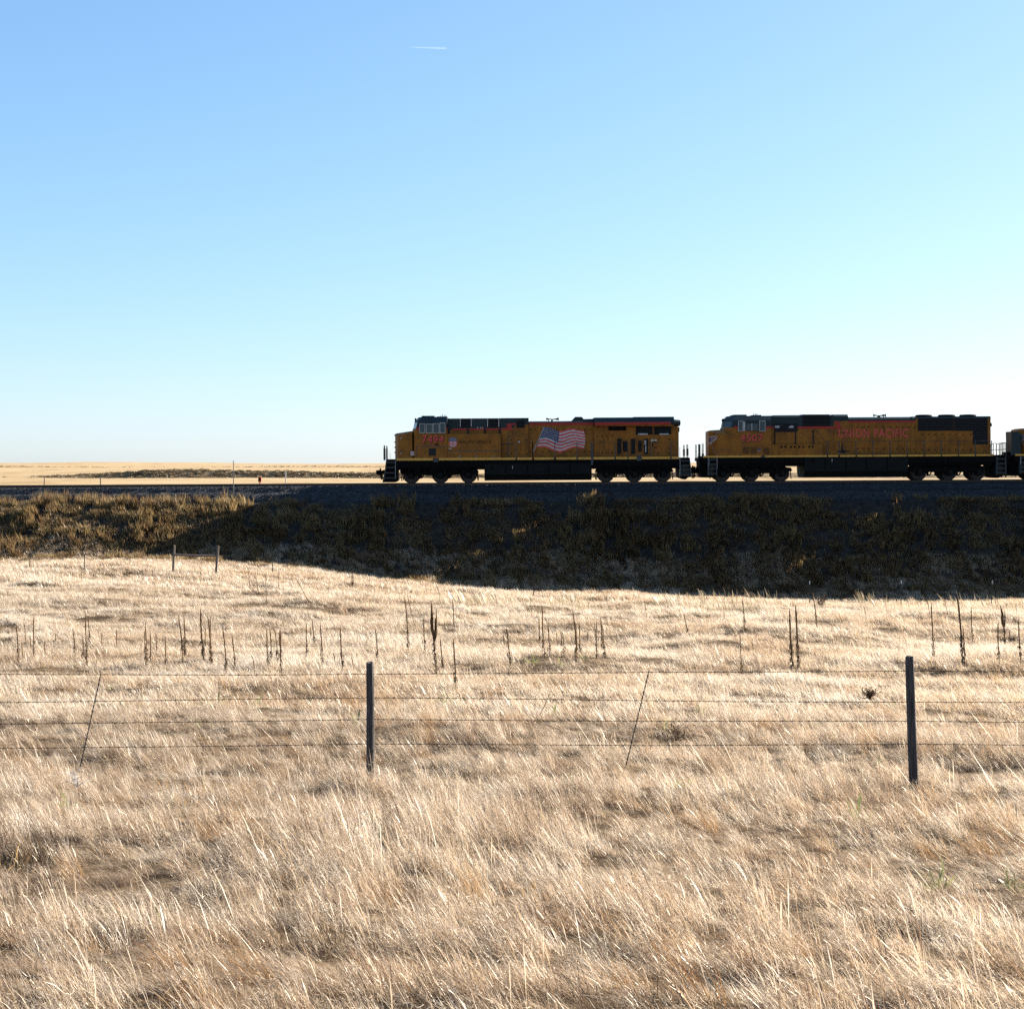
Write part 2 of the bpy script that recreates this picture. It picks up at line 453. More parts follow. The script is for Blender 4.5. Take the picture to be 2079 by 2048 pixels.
_groups = {}
def scatter(name, protos, pts, rot, scl, idx, label, cat=None, parent=None):
    """one object: instances of the prototype meshes on a cloud of points"""
    coll = bpy.data.collections.new(name + '_kinds')
    for k, pm in enumerate(protos):
        coll.objects.link(bpy.data.objects.new('%s_%02d' % (name, k), pm))
    me = bpy.data.meshes.new(name)
    n = len(pts)
    me.vertices.add(n)
    me.vertices.foreach_set('co', np.asarray(pts, dtype=np.float32).ravel())
    a = me.attributes.new('rot', 'FLOAT_VECTOR', 'POINT'); a.data.foreach_set('vector', np.asarray(rot, dtype=np.float32).ravel())
    a = me.attributes.new('scl', 'FLOAT_VECTOR', 'POINT'); a.data.foreach_set('vector', np.asarray(scl, dtype=np.float32).ravel())
    a = me.attributes.new('idx', 'INT', 'POINT'); a.data.foreach_set('value', np.asarray(idx, dtype=np.int32))
    ng = bpy.data.node_groups.new(name, 'GeometryNodeTree')
    ng.interface.new_socket('Geometry', in_out='INPUT', socket_type='NodeSocketGeometry')
    ng.interface.new_socket('Geometry', in_out='OUTPUT', socket_type='NodeSocketGeometry')
    N, L = ng.nodes, ng.links
    gi, go = N.new('NodeGroupInput'), N.new('NodeGroupOutput')
    ci = N.new('GeometryNodeCollectionInfo'); ci.inputs['Collection'].default_value = coll
    ci.inputs['Separate Children'].default_value = True; ci.inputs['Reset Children'].default_value = True
    ip = N.new('GeometryNodeInstanceOnPoints'); ip.inputs['Pick Instance'].default_value = True
    def attr(nm, ty):
        x = N.new('GeometryNodeInputNamedAttribute'); x.data_type = ty; x.inputs['Name'].default_value = nm
        return x.outputs['Attribute']
    L.new(gi.outputs[0], ip.inputs['Points']); L.new(ci.outputs[0], ip.inputs['Instance'])
    L.new(attr('idx', 'INT'), ip.inputs['Instance Index'])
    L.new(attr('rot', 'FLOAT_VECTOR'), ip.inputs['Rotation'])
    L.new(attr('scl', 'FLOAT_VECTOR'), ip.inputs['Scale'])
    L.new(ip.outputs[0], go.inputs[0])
    o = link(name, me, None, parent)
    md = o.modifiers.new('scatter', 'NODES'); md.node_group = ng
    tag(o, label, cat, kind='stuff')
    return o

STRAW = [(0.14, (0.20, 0.115, 0.062)), (0.32, (0.47, 0.315, 0.175)), (0.48, (0.66, 0.505, 0.315)), (0.66, (0.78, 0.65, 0.465)), (0.86, (0.84, 0.755, 0.59))]
STRAW = [(p_, (c_[0] * 1.04, c_[1] * 1.05, min(0.9, c_[2] * 1.13))) for p_, c_ in STRAW]
WEED  = [(0.2, (0.06, 0.038, 0.019)), (0.38, (0.17, 0.10, 0.044)), (0.54, (0.36, 0.23, 0.10)), (0.68, (0.29, 0.22, 0.09)), (0.86, (0.50, 0.37, 0.21))]
M_grass = grass_mat('cured straw grass', STRAW, trans=0.5, nscale=0.9, rnd=0.62)
M_grass_mid = grass_mat('cured straw grass in mass', STRAW, trans=0.6, nscale=0.3, rnd=0.4)
M_weed = grass_mat('coarse brown weeds', WEED, trans=0.7, nscale=0.5, rnd=0.7, gloss=0.03)
M_stem = grass_mat('pale grass stems', [(0.2, (0.46, 0.33, 0.18)), (0.5, (0.60, 0.47, 0.285)), (0.8, (0.70, 0.585, 0.39))], trans=0.35, nscale=1.0, gloss=0.05)
M_orange = grass_mat('orange turned forb', [(0.2, (0.32, 0.15, 0.05)), (0.5, (0.50, 0.28, 0.09)), (0.8, (0.62, 0.42, 0.18))], trans=0.5, nscale=1.0)
M_green = grass_mat('green winter leaves', [(0.2, (0.16, 0.19, 0.06)), (0.5, (0.30, 0.32, 0.11)), (0.8, (0.45, 0.44, 0.2))], trans=0.5, nscale=1.0)

def sample(y0, y1, dens, extra=3.0, k=0.405, x_lo=None, x_hi=None):
    """points over the wedge of ground that lies in front of the lens, with a margin"""
    area_w = k * y1 + extra
    n = int(dens * (y1 - y0) * 2 * area_w)
    y = RNG.uniform(y0, y1, n); x = RNG.uniform(-area_w, area_w, n)
    keep = np.abs(x) < k * y + extra
    if x_lo is not None: keep &= x > x_lo
    if x_hi is not None: keep &= x < x_hi
    return x[keep], y[keep]

def place(x, y, nvar, smin, smax, rz=0.6, zvar=0.25, tilt=0.10, sink=0.0):
    n = len(x)
    z = height(x, y) - sink
    s = RNG.uniform(smin, smax, n)
    rot = np.stack([RNG.normal(0, tilt, n), RNG.normal(0, tilt, n), RNG.normal(0, rz, n)], 1)
    scl = np.stack([s, s, s * RNG.uniform(1 - zvar, 1 + zvar, n)], 1)
    return np.stack([x, y, z], 1), rot, scl, RNG.integers(0, nvar, n)

def tiles(y0, y1, step, extra, nvar, smin=0.9, smax=1.15, k=0.405, zn=0.35, fn=0.25, cull=None, hollow=0.0):
    """patches laid edge to edge over the wedge of ground in view, tilted to the lie of the land"""
    pts, rot, scl, idx = [], [], [], []
    rows = int((y1 - y0) / step) + 1
    for a in range(rows):
        yy = y0 + (a + 0.5) * step
        w = k * yy + extra
        nx_ = int(2 * w / step) + 1
        for b in range(nx_):
            xx = -w + (b + 0.5 * (a % 2)) * step + random.uniform(-0.12, 0.12) * step
            y_ = yy + random.uniform(-0.12, 0.12) * step
            if cull and not cull(xx, y_): continue
            e = step * 0.5
            gx_ = float(height(xx + e, y_) - height(xx - e, y_)) / (2 * e); gy_ = float(height(xx, y_ + e) - height(xx, y_ - e)) / (2 * e)
            zc = float(height(xx, y_) + height(xx + e, y_) + height(xx - e, y_) + height(xx, y_ + e) + height(xx, y_ - e)) / 5
            nrm = Vector((-gx_, -gy_, 1)).normalized()
            q = Vector((0, 0, 1)).rotation_difference(nrm).to_matrix() @ Matrix.Rotation(random.gauss(0, 0.22), 3, 'Z')
            pts.append((xx, y_, zc)); rot.append(tuple(q.to_euler()))
            s_ = random.uniform(smin, smax)
            hz = 1 + zn * (float(fbm(xx * fn, y_ * fn, 33, 2)) - 0.5) * 2
            if hollow: hz *= 0.58 + 0.5 * float(sstep(hollow - 0.07, hollow + 0.08, fbm(xx * 0.55 + 3.1, y_ * 0.8, 61, 2)))
            scl.append((s_, s_, s_ * hz)); idx.append(random.randrange(nvar))
    return pts, rot, scl, idx

# near bunch grass
NEAR = [(p_ + 0.06, c_) for p_, c_ in STRAW]
M_near = grass_mat('cured bunch grass', NEAR, trans=0.6, nscale=0.9, rnd=0.7)
pa = [turf('bunch_grass', 0.95, 34, 42, 0.06, 0.10, 0.36, 0.0022, 0.0042, 33, 40, 0.42, M_near, heads=0.10, seed=20 + k, gap=0.50, fuzz=1300) for k in range(9)]
scatter('bunch_grass', pa, *tiles(5.4, 23.2, 0.70, 1.6, 9, zn=0.85, fn=0.85, hollow=0.40), 'pale wind-blown bunch grass filling the foreground')

# flattened straw and broken stems under the bunches
M_litter = grass_mat('fallen straw', [(0.25, (0.10, 0.058, 0.03)), (0.45, (0.24, 0.15, 0.08)), (0.65, (0.42, 0.295, 0.175)), (0.85, (0.60, 0.46, 0.30))], trans=0.3, nscale=1.2, rnd=0.8)
pl_ = [turf('straw_litter', 1.05, 60, 24, 0.11, 0.05, 0.15, 0.0022, 0.0042, 58, 24, 1.4, M_litter, seed=210 + k, fine=False) for k in range(4)]
scatter('straw_litter', pl_, *tiles(5.4, 23.2, 0.88, 1.6, 4, zn=0.3, fn=0.5), 'flattened straw and broken stems between the foreground bunches')

# brown tussocks darkened to carry the shade of hollows, and rusty bunches that break up the straw
M_dark = grass_mat('shade-dark tussock', [(0.25, (0.03, 0.02, 0.012)), (0.5, (0.085, 0.052, 0.028)), (0.75, (0.17, 0.11, 0.06))], trans=0.4, nscale=1.5, rnd=0.8)
M_rust = grass_mat('rusty bluestem', [(0.2, (0.25, 0.12, 0.045)), (0.5, (0.44, 0.245, 0.10)), (0.8, (0.60, 0.40, 0.20))], trans=0.6, nscale=1.5, rnd=0.8)
pt = [ribbon_clump('shade_tussocks', 230, 0.2, 0.08, 0.27, 0.0025, 0.005, 28, 40, 0.6, M_dark, seed=230 + k) for k in range(4)]
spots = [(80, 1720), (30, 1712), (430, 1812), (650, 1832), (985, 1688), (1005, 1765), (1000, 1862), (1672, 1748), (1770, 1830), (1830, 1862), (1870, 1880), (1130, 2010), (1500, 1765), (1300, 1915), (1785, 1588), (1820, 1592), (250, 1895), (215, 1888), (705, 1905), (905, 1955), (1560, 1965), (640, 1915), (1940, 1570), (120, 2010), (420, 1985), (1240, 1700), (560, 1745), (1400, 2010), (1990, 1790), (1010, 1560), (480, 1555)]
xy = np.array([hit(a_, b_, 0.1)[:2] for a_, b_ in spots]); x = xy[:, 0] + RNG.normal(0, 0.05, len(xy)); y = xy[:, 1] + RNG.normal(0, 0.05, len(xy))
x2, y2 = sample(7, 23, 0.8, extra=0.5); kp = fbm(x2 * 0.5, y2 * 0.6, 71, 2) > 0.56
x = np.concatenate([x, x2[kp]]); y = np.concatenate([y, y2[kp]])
p, r, s, i = place(x, y, 4, 0.8, 1.5, rz=0.4); scatter('shade_tussocks', pt, p, r, s, i, 'dark tussocks standing in for shaded hollows in the foreground straw')
pr = [ribbon_clump('rusty_bunches', 90, 0.11, 0.14, 0.42, 0.0022, 0.0042, 30, 38, 0.4, M_rust, heads=0.1, seed=240 + k) for k in range(4)]
x, y = sample(6, 30, 1.9, extra=0.5); kp = fbm(x * 0.45, y * 0.5, 72, 2) > 0.5
p, r, s, i = place(x[kp], y[kp], 4, 0.8, 1.3, rz=0.3); scatter('rusty_bunches', pr, p, r, s, i, 'rusty brown bunches among the foreground straw')

# the open field
pb = [turf('field_grass', 2.2, 110, 30, 0.12, 0.12, 0.32, 0.0052, 0.0090, 22, 34, 0.5, M_grass_mid, heads=0.12, seed=40 + k, gap=0.42, fine=False, fuzz=1800) for k in range(7)]
scatter('field_grass', pb, *tiles(23, 67, 1.65, 2.5, 7, zn=0.6, fn=0.3), 'cured straw-coloured grass of the open field')

pc = [turf('far_field_grass', 3.2, 120, 34, 0.2, 0.18, 0.42, 0.010, 0.018, 14, 26, 0.5, M_grass_mid, heads=0.1, seed=60 + k, gap=0.3, fine=False) for k in range(5)]
scatter('far_field_grass', pc, *tiles(66, 95.5, 2.5, 4, 5, fn=0.1), 'straw-coloured grass at the foot of the railway embankment')

# coarse weeds on the embankment face
pd = [turf('embankment_weeds', 2.4, 52, 34, 0.26, 0.14, 0.42, 0.010, 0.022, 10, 22, 1.6, M_weed, heads=0.5, seed=80 + k, gap=0.34, fine=False) for k in range(5)]
pd += [turf('embankment_weeds', 2.4, 44, 24, 0.18, 0.22, 0.75, 0.010, 0.020, 6, 10, 1.8, M_weed, heads=0.75, seed=95 + k, gap=0.36, fine=False) for k in range(3)]
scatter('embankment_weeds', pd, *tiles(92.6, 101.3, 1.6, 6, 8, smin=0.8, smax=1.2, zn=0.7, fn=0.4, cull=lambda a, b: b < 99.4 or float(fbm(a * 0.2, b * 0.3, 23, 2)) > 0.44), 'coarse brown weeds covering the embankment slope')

# seed-headed grass along the lip of the field, against the shadow
pe = [ribbon_clump('seeding_grass', 8, 0.35, 0.45, 0.9, 0.008, 0.014, 14, 20, 0.4, M_stem, heads=1.0, seed=110 + k) for k in range(4)]
x, y = sample(55, 64, 1.7, extra=2, x_lo=-3)
keep = RNG.random(len(x)) < sstep(0.35, 0.6, fbm(x * 0.3, y * 0.2, 25, 2))
p, r, s, i = place(x[keep], y[keep], 4, 0.7, 1.15, rz=0.4)
scatter('seeding_grass', pe, p, r, s, i, 'pale seed-headed grass along the lip of the field')

# long pale stems bowed over the foreground grass
pf = [ribbon_clump('bowed_grass_stems', 2, 0.12, 0.45, 0.85, 0.0022, 0.0042, 30, 34, 0.2, M_stem, heads=0.3, seed=130 + k, twist=0.3) for k in range(6)]
x, y = sample(6.5, 21, 1.6, extra=1)
p, r, s, i = place(x, y, 6, 0.7, 1.1, rz=0.3, tilt=0.05)
scatter('bowed_grass_stems', pf, p, r, s, i, 'long pale stems bowed over the foreground grass')

# small orange forbs and green tufts among the grass
pg = [ribbon_clump('orange_forbs', 26, 0.16, 0.10, 0.26, 0.002, 0.004, 18, 30, 1.8, M_orange, heads=0.6, seed=150 + k) for k in range(3)]
x, y = sample(10, 60, 0.5, extra=1)
keep = fbm(x * 0.35, y * 0.25, 27, 2) > 0.56
p, r, s, i = place(x[keep], y[keep], 3, 0.7, 1.3, rz=3)
scatter('orange_forbs', pg, p, r, s, i, 'small orange-brown forbs scattered through the grass')
ph = [ribbon_clump('green_tufts', 24, 0.07, 0.12, 0.32, 0.008, 0.016, 25, 35, 1.8, M_green, heads=0.2, seed=160 + k) for k in range(3)]
x, y = sample(9, 34, 0.09, extra=0)
p, r, s, i = place(x, y, 3, 0.8, 1.2, rz=3)
scatter('green_tufts', ph, p, r, s, i, 'small green leaf tufts low in the dry grass')

# scrub on the far scarps
M_sage = grass_mat('sagebrush', [(0.2, (0.10, 0.075, 0.04)), (0.5, (0.24, 0.17, 0.09)), (0.8, (0.40, 0.29, 0.16))], trans=0.4, nscale=0.05)
pi_ = [ribbon_clump('sagebrush', 44, 0.9, 0.25, 0.6, 0.10, 0.2, 20, 25, 2.5, M_sage, seed=170 + k) for k in range(3)]
n = 16000
x = RNG.uniform(-330, 120, n); y = RNG.uniform(690, 745, n)
gxn = (height(x, y + 2) - height(x, y - 2)) / 4
keep = RNG.random(n) < sstep(0.05, 0.2, gxn) * 0.9
x1, y1 = x[keep], y[keep]
x = RNG.uniform(-560, 200, n); y = RNG.uniform(1360, 1510, n)
gxn = (height(x, y + 3) - height(x, y - 3)) / 6
keep = RNG.random(n) < sstep(0.03, 0.1, gxn) * 0.8
x1 = np.concatenate([x1, x[keep]]); y1 = np.concatenate([y1, y[keep]])
p, r, s, i = place(x1, y1, 3, 0.8, 1.7, rz=3)
scatter('sagebrush', pi_, p, r, s, i, 'dark sagebrush on the distant terrace slopes')
# ------------------------------------------------------------------ track: ballast, ties, rails
GRADE = math.atan(0.0059)
M_ballast = None
def ballast_material():
    m, nt, out = new_mat('dark crushed ballast')
    N, L = nt.nodes, nt.links
    ge = N.new('ShaderNodeNewGeometry')
    vo = N.new('ShaderNodeTexVoronoi'); vo.inputs['Scale'].default_value = 14.0
    L.new(ge.outputs['Position'], vo.inputs['Vector'])
    r = ramp(nt, [(0.0, (0.008, 0.010, 0.011)), (0.6, (0.017, 0.019, 0.020)), (1.0, (0.045, 0.045, 0.045))])
    L.new(vo.outputs['Color'], r.inputs['Fac'])
    b = N.new('ShaderNodeBsdfPrincipled'); b.inputs['Roughness'].default_value = 0.75
    L.new(r.outputs['Color'], b.inputs['Base Color'])
    bp = N.new('ShaderNodeBump'); bp.inputs['Strength'].default_value = 0.9; bp.inputs['Distance'].default_value = 0.05
    L.new(vo.outputs['Distance'], bp.inputs['Height']); L.new(bp.outputs['Normal'], b.inputs['Normal'])
    L.new(b.outputs['BSDF'], out.inputs['Surface'])
    return m
M_ballast = ballast_material()
# cross-section of the ballast bed: (distance across from the centre line, height over the railhead)
SEC = [(-5.6, -1.95), (-4.25, -1.40), (-3.35, -0.70), (-2.55, -0.60), (-2.0, -0.215), (2.0, -0.215), (2.9, -0.6), (3.8, -0.7), (6.0, -1.9)]
sx = steps((-420, -60, 6), (-60, 70, 0.3), (70, 420, 6))
sv = np.concatenate([np.linspace(SEC[k][0], SEC[k + 1][0], 7, endpoint=False) for k in range(len(SEC) - 1)] + [[SEC[-1][0]]])
sz = np.interp(sv, [a for a, b in SEC], [b for a, b in SEC])
bx, bv = np.meshgrid(sx, sv)
bz = np.interp(bv, sv, sz) + z_rail(bx) + (fbm(bx * 0.5, bv * 0.8, 41, 3) - 0.5) * 0.16 * (np.abs(bv) > 2.1) + (fbm(bx * 3, bv * 3, 42, 2) - 0.5) * 0.07 * (np.abs(bv) > 1.9)
k_ = (np.arange(len(sv) - 1)[:, None] * len(sx) + np.arange(len(sx) - 1)[None, :]).ravel()
ballast = link('ballast', np_mesh('ballast', np.stack([bx.ravel(), bv.ravel() + YC, bz.ravel()], 1), quads=np.stack([k_, k_ + 1, k_ + 1 + len(sx), k_ + len(sx)], 1)), M_ballast)
tag(ballast, 'dark grey ballast bed under the railway track', kind='structure')
def stone_mesh(seed):
    r = np.random.default_rng(seed)
    pts = r.normal(0, 1, (9, 3)); pts /= np.linalg.norm(pts, axis=1)[:, None]; pts *= r.uniform(0.7, 1.15, (9, 1)) * np.array([1.1, 0.9, 0.75])
    import bmesh
    bm = bmesh.new()
    for p in pts: bm.verts.new(p)
    bmesh.ops.convex_hull(bm, input=bm.verts)
    me = bpy.data.meshes.new('ballast_stone'); bm.to_mesh(me); bm.free()
    me.materials.append(M_stone)
    return me
M_stone = plain('crushed rock', (0.022, 0.024, 0.025), rough=0.75, spec=0.2, var=0.5, scale=0.8)
n = 26000
x = RNG.uniform(-41, 42, n); v = np.where(RNG.random(n) < 0.8, RNG.uniform(-4.6, -1.4, n), RNG.uniform(-5.3, 1.5, n))
zz = np.interp(v, sv, sz) + z_rail(x) + (fbm(x * 0.5, v * 0.8, 41, 3) - 0.5) * 0.16 * (np.abs(v) > 2.1)
scatter('ballast_stones', [stone_mesh(k) for k in range(5)], np.stack([x, v + YC, zz + 0.005], 1), RNG.uniform(0, 6.28, (n, 3)), np.repeat(RNG.uniform(0.022, 0.06, n)[:, None], 3, 1), RNG.integers(0, 5, n), 'loose crushed stones lying over the ballast shoulder')

M_tie = plain('creosoted tie', (0.06, 0.048, 0.04), rough=0.9, var=0.5, scale=4)
M_rail = plain('rusty rail steel', (0.09, 0.06, 0.045), rough=0.5, metal=0.6, var=0.4, scale=5)
track = empty('railway_track', (0, YC, float(z_rail(0))), (0, -GRADE, 0))
tag(track, 'single railway track running level across the embankment top', 'track')
tie_me = MB().box(-0.115, 0.115, -1.3, 1.3, -0.36, -0.185).mesh('tie')
tie_me.materials.append(M_tie)
for k in range(-78, 82):
    o = bpy.data.objects.new('tie', tie_me); COL.objects.link(o); o.parent = track
    o.location = (k * 0.53 + random.uniform(-0.02, 0.02), random.uniform(-0.03, 0.03), 0)
for sgn in (-1, 1):
    c = sgn * 0.755
    prof = [(c - 0.07, -0.18), (c + 0.07, -0.18), (c + 0.07, -0.165), (c + 0.012, -0.15), (c + 0.012, -0.045), (c + 0.036, -0.035), (c + 0.036, -0.004), (c + 0.03, 0.0), (c - 0.03, 0.0), (c - 0.036, -0.004), (c - 0.036, -0.035), (c - 0.012, -0.045), (c - 0.012, -0.15), (c - 0.07, -0.165)]
    mb = MB(); mb.loft([[(xx, y_, z_) for y_, z_ in prof] for xx in (-420, 420)])
    mb.build('rail', M_rail, track)

# ------------------------------------------------------------------ locomotives
S = 28.5
def rail_py(px): return 980.6 - 0.0059 * (px - 850)
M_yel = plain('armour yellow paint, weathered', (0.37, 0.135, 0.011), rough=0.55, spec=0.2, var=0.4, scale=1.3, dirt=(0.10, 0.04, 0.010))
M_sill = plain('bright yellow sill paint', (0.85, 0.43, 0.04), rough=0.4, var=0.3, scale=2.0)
M_grey = plain('dark grey-green roof paint', (0.022, 0.040, 0.040), rough=0.6, spec=0.25, var=0.35, scale=1.4)
M_blk = plain('black underframe', (0.006, 0.006, 0.006), rough=0.9, spec=0.1, var=0.4, scale=3)
M_tank = plain('dark tank paint', (0.010, 0.012, 0.011), rough=0.8, spec=0.15, var=0.4, scale=2)
M_red = plain('red stripe paint', (0.85, 0.06, 0.05), rough=0.4, var=0.2, scale=3)
M_stripe = plain('dulled red stripe paint', (0.52, 0.035, 0.025), rough=0.5, spec=0.25, var=0.35, scale=3)
M_white = plain('white paint', (0.62, 0.59, 0.55), rough=0.45, var=0.15, scale=4)
M_blue = plain('blue paint', (0.02, 0.035, 0.12), rough=0.45, var=0.2, scale=4)
M_step = plain('worn step steel', (0.055, 0.062, 0.06), rough=0.7, spec=0.2, var=0.4, scale=6)
M_hole = plain('soot dark louvre', (0.006, 0.007, 0.008), rough=0.8, var=0.4, scale=6)
M_post = plain('dark handrail paint', (0.03, 0.04, 0.042), rough=0.5, var=0.3, scale=5)
M_wheel = plain('brake-dusted wheel steel', (0.05, 0.042, 0.036), rough=0.55, metal=0.4, var=0.4, scale=6)
M_alu = plain('bare aluminium frame', (0.50, 0.50, 0.48), rough=0.45, metal=0.2, var=0.15, scale=6)
M_pink = plain('faded emblem paint', (0.34, 0.20, 0.19), rough=0.5, var=0.3, scale=8)
def glass_mat():
    m, nt, out = new_mat('tinted cab glass')
    b = nt.nodes.new('ShaderNodeBsdfPrincipled')
    b.inputs['Base Color'].default_value = (0.012, 0.03, 0.04, 1); b.inputs['Roughness'].default_value = 0.06
    b.inputs['Specular IOR Level'].default_value = 0.35
    nt.links.new(b.outputs['BSDF'], out.inputs['Surface'])
    return m
M_glass = glass_mat()

def text_mesh(body, w, h, extrude=0.004, offset=0.0, shear=0.0, space=1.0):
    """flat lettering w x h metres, lying in the x-z plane and facing -y, centred on the origin"""
    cu = bpy.data.curves.new('lettering', 'FONT')
    cu.body = body; cu.extrude = 0.0; cu.offset = offset; cu.shear = shear; cu.space_character = space; cu.resolution_u = 4
    ob = bpy.data.objects.new('lettering', cu); COL.objects.link(ob)
    dg = bpy.context.evaluated_depsgraph_get()
    me = bpy.data.meshes.new_from_object(ob.evaluated_get(dg))
    bpy.data.objects.remove(ob); bpy.data.curves.remove(cu)
    co = np.empty(len(me.vertices) * 3); me.vertices.foreach_get('co', co); co = co.reshape(-1, 3)
    lo, hi = co.min(0), co.max(0)
    c = (co - (lo + hi) / 2) / np.maximum(hi - lo, 1e-6) * np.array([w, h, 1])
    out = np.stack([c[:, 0], 0 * c[:, 0], c[:, 1]], 1)
    me.vertices.foreach_set('co', out.ravel()); me.update()
    me.materials.clear()
    return me

class Loco:
    def __init__(self, name, px0, label, group):
        self.px0 = px0
        X0 = (px0 - CX) / S
        self.r = empty(name, (X0, YC, float(z_rail(X0))), (0, -GRADE, 0))
        tag(self.r, label, 'locomotive', group)
    def q(self, px, py):
        return ((px - self.px0) / S, (rail_py(px) - py) / S)
    def part(self, name, mb, mat, parent=None):
        return mb.build(name, mat, parent or self.r)

def frame_fn(L, x0, y0, k):
    return lambda u, v: L.q(x0 + u / k, y0 + v / k)

def rect(mb, f, u0, v0, u1, v1, ya, yb, mi=0):
    (xa, za), (xb, zb) = f(u0, v0), f(u1, v1)
    return mb.box(xa, xb, ya, yb, za, zb, mi)

def ring(x_c, x_s, w, zb, zs, zt, wt):
    """body section: bottom, shoulder, roof; the side edge may sit further back than the middle"""
    return [(x_s, -w, zb), (x_s, -w, zs), (x_c, -wt, zt), (x_c, wt, zt), (x_s, w, zs), (x_s, w, zb), (x_c, wt, zb), (x_c, -wt, zb)]

def text(L, name, body, f, u0, v0, u1, v1, y, mat, shear=0.0, space=1.0, offset=0.0, back=None, parent=None):
    (xa, za), (xb, zb) = f(u0, v0), f(u1, v1)
    if back is not None:
        me = text_mesh(body, abs(xb - xa) + 0.03, abs(za - zb) + 0.03, offset=offset + 0.03, shear=shear, space=space); me.materials.append(back)
        o = link(name + '_outline', me, None, parent or L.r); o.location = ((xa + xb) / 2 + 0.02, y + 0.003, (za + zb) / 2 - 0.02)
    me = text_mesh(body, abs(xb - xa), abs(za - zb), offset=offset, shear=shear, space=space); me.materials.append(mat)
    o = link(name, me, None, parent or L.r)
    o.location = ((xa + xb) / 2, y, (za + zb) / 2)
    return o

def wheel_mesh():
    mb = MB()
    prof = [(0.0, 0.665), (0.575, 0.665), (0.575, 0.695), (0.535, 0.705), (0.53, 0.80), (0.47, 0.805), (0.44, 0.77), (0.2, 0.755), (0.18, 0.84), (0.10, 0.86), (0.0, 0.86)]
    seg = 28
    rings = [[(r_ * math.cos(2 * math.pi * k / seg), -y_, r_ * math.sin(2 * math.pi * k / seg)) for k in range(seg)] for r_, y_ in prof]
    mb.loft(rings, caps=False)
    me = mb.mesh('wheel'); me.materials.append(M_wheel)
    return me
WHEEL = wheel_mesh()
def truck(L, pxs, wheels_outside=False):
    """three-axle truck: side frames, springs, brake gear, six wheels, three axles"""
    xs_ = [(p - L.px0) / S for p in pxs]
    R = 0.535
    mb = MB()
    for sg in (-1, 1):
        ya, yb = sg * 0.93, sg * 1.10
        x0, x1 = xs_[0] - 0.72, xs_[2] + 0.72
        out = [(x0, 0.72), (x0 + 0.12, 0.95)]
        top = [(xs_[0] + 0.35, 1.02), (xs_[0] + 0.75, 0.86), (xs_[1] - 0.55, 0.86), (xs_[1] - 0.25, 1.03), (xs_[1] + 0.25, 1.03), (xs_[1] + 0.55, 0.86), (xs_[2] - 0.75, 0.86), (xs_[2] - 0.35, 1.02)]
        bot = [(x1 - 0.12, 0.95), (x1, 0.72), (xs_[2] + 0.3, 0.60), (xs_[2] + 0.2, 0.32), (xs_[2] - 0.2, 0.32), (xs_[2] - 0.3, 0.58), (xs_[1] + 0.32, 0.52), (xs_[1] + 0.2, 0.30), (xs_[1] - 0.2, 0.30), (xs_[1] - 0.32, 0.52), (xs_[0] + 0.3, 0.58), (xs_[0] + 0.2, 0.32), (xs_[0] - 0.2, 0.32), (xs_[0] - 0.3, 0.60)]
        poly = out + top + bot
        # split into convex-ish strips so that the outline stays clean
        mb.prism(poly, ya, yb)
        for a in range(2):
            xm = (xs_[a] + xs_[a + 1]) / 2 + 0.1
            mb.box(xm - 0.42, xm + 0.3, sg * 0.98, sg * 1.16, 0.86, 1.18)      # brake cylinder
            mb.tube([(xm - 0.35, sg * 1.0, 0.55), (xm - 0.5, sg * 1.0, 0.33)], 0.05, 6)
            mb.box(xm - 0.60, xm - 0.48, sg * 0.66, sg * 0.84, 0.30, 0.72)      # brake shoe
            mb.box(xm + 0.38, xm + 0.50, sg * 0.66, sg * 0.84, 0.30, 0.72)
        for xx in (xs_[0] - 0.62, xs_[2] + 0.62):
            mb.tube([(xx, sg * 0.8, 0.75), (xx * 1.0 + (0.06 if xx > xs_[1] else -0.06), sg * 0.75, 0.16)], 0.035, 6)   # sand pipe
    mb.box(xs_[0] - 0.3, xs_[2] + 0.3, -0.55, 0.55, 0.62, 1.15)          # bolster and traction motors
    t = L.part('truck', mb, M_blk)
    sp = MB()
    for sg in (-1, 1):
        for xx in xs_:
            for dx in (-0.36, 0.36):
                for kk in range(6):
                    z0 = 0.62 + kk * 0.055
                    sp.box(xx + dx - 0.085, xx + dx + 0.085, sg * 1.10, sg * 1.19, z0, z0 + 0.034)
    tag(L.part('coil_springs', sp, M_tank, t), kind='stuff')
    for xx in xs_:
        for sg in (-1, 1):
            o = bpy.data.objects.new('wheel', WHEEL); COL.objects.link(o); o.parent = t
            o.location = (xx, 0, R); o.scale = (1, -sg, 1)
            if sg > 0: o.rotation_euler = (0, 0, 0)
            jb = MB(); jb.box(xx - 0.16, xx + 0.16, sg * 1.10, sg * 1.22, R - 0.17, R + 0.17); jb.cyl((xx, R), 0.10, sg * 1.22, sg * 1.27, 12)
            L.part('axle_box', jb, M_tank, t)
        ax = MB(); ax.cyl((xx, R), 0.09, -0.7, 0.7, 10); L.part('axle', ax, M_wheel, t)
    return t

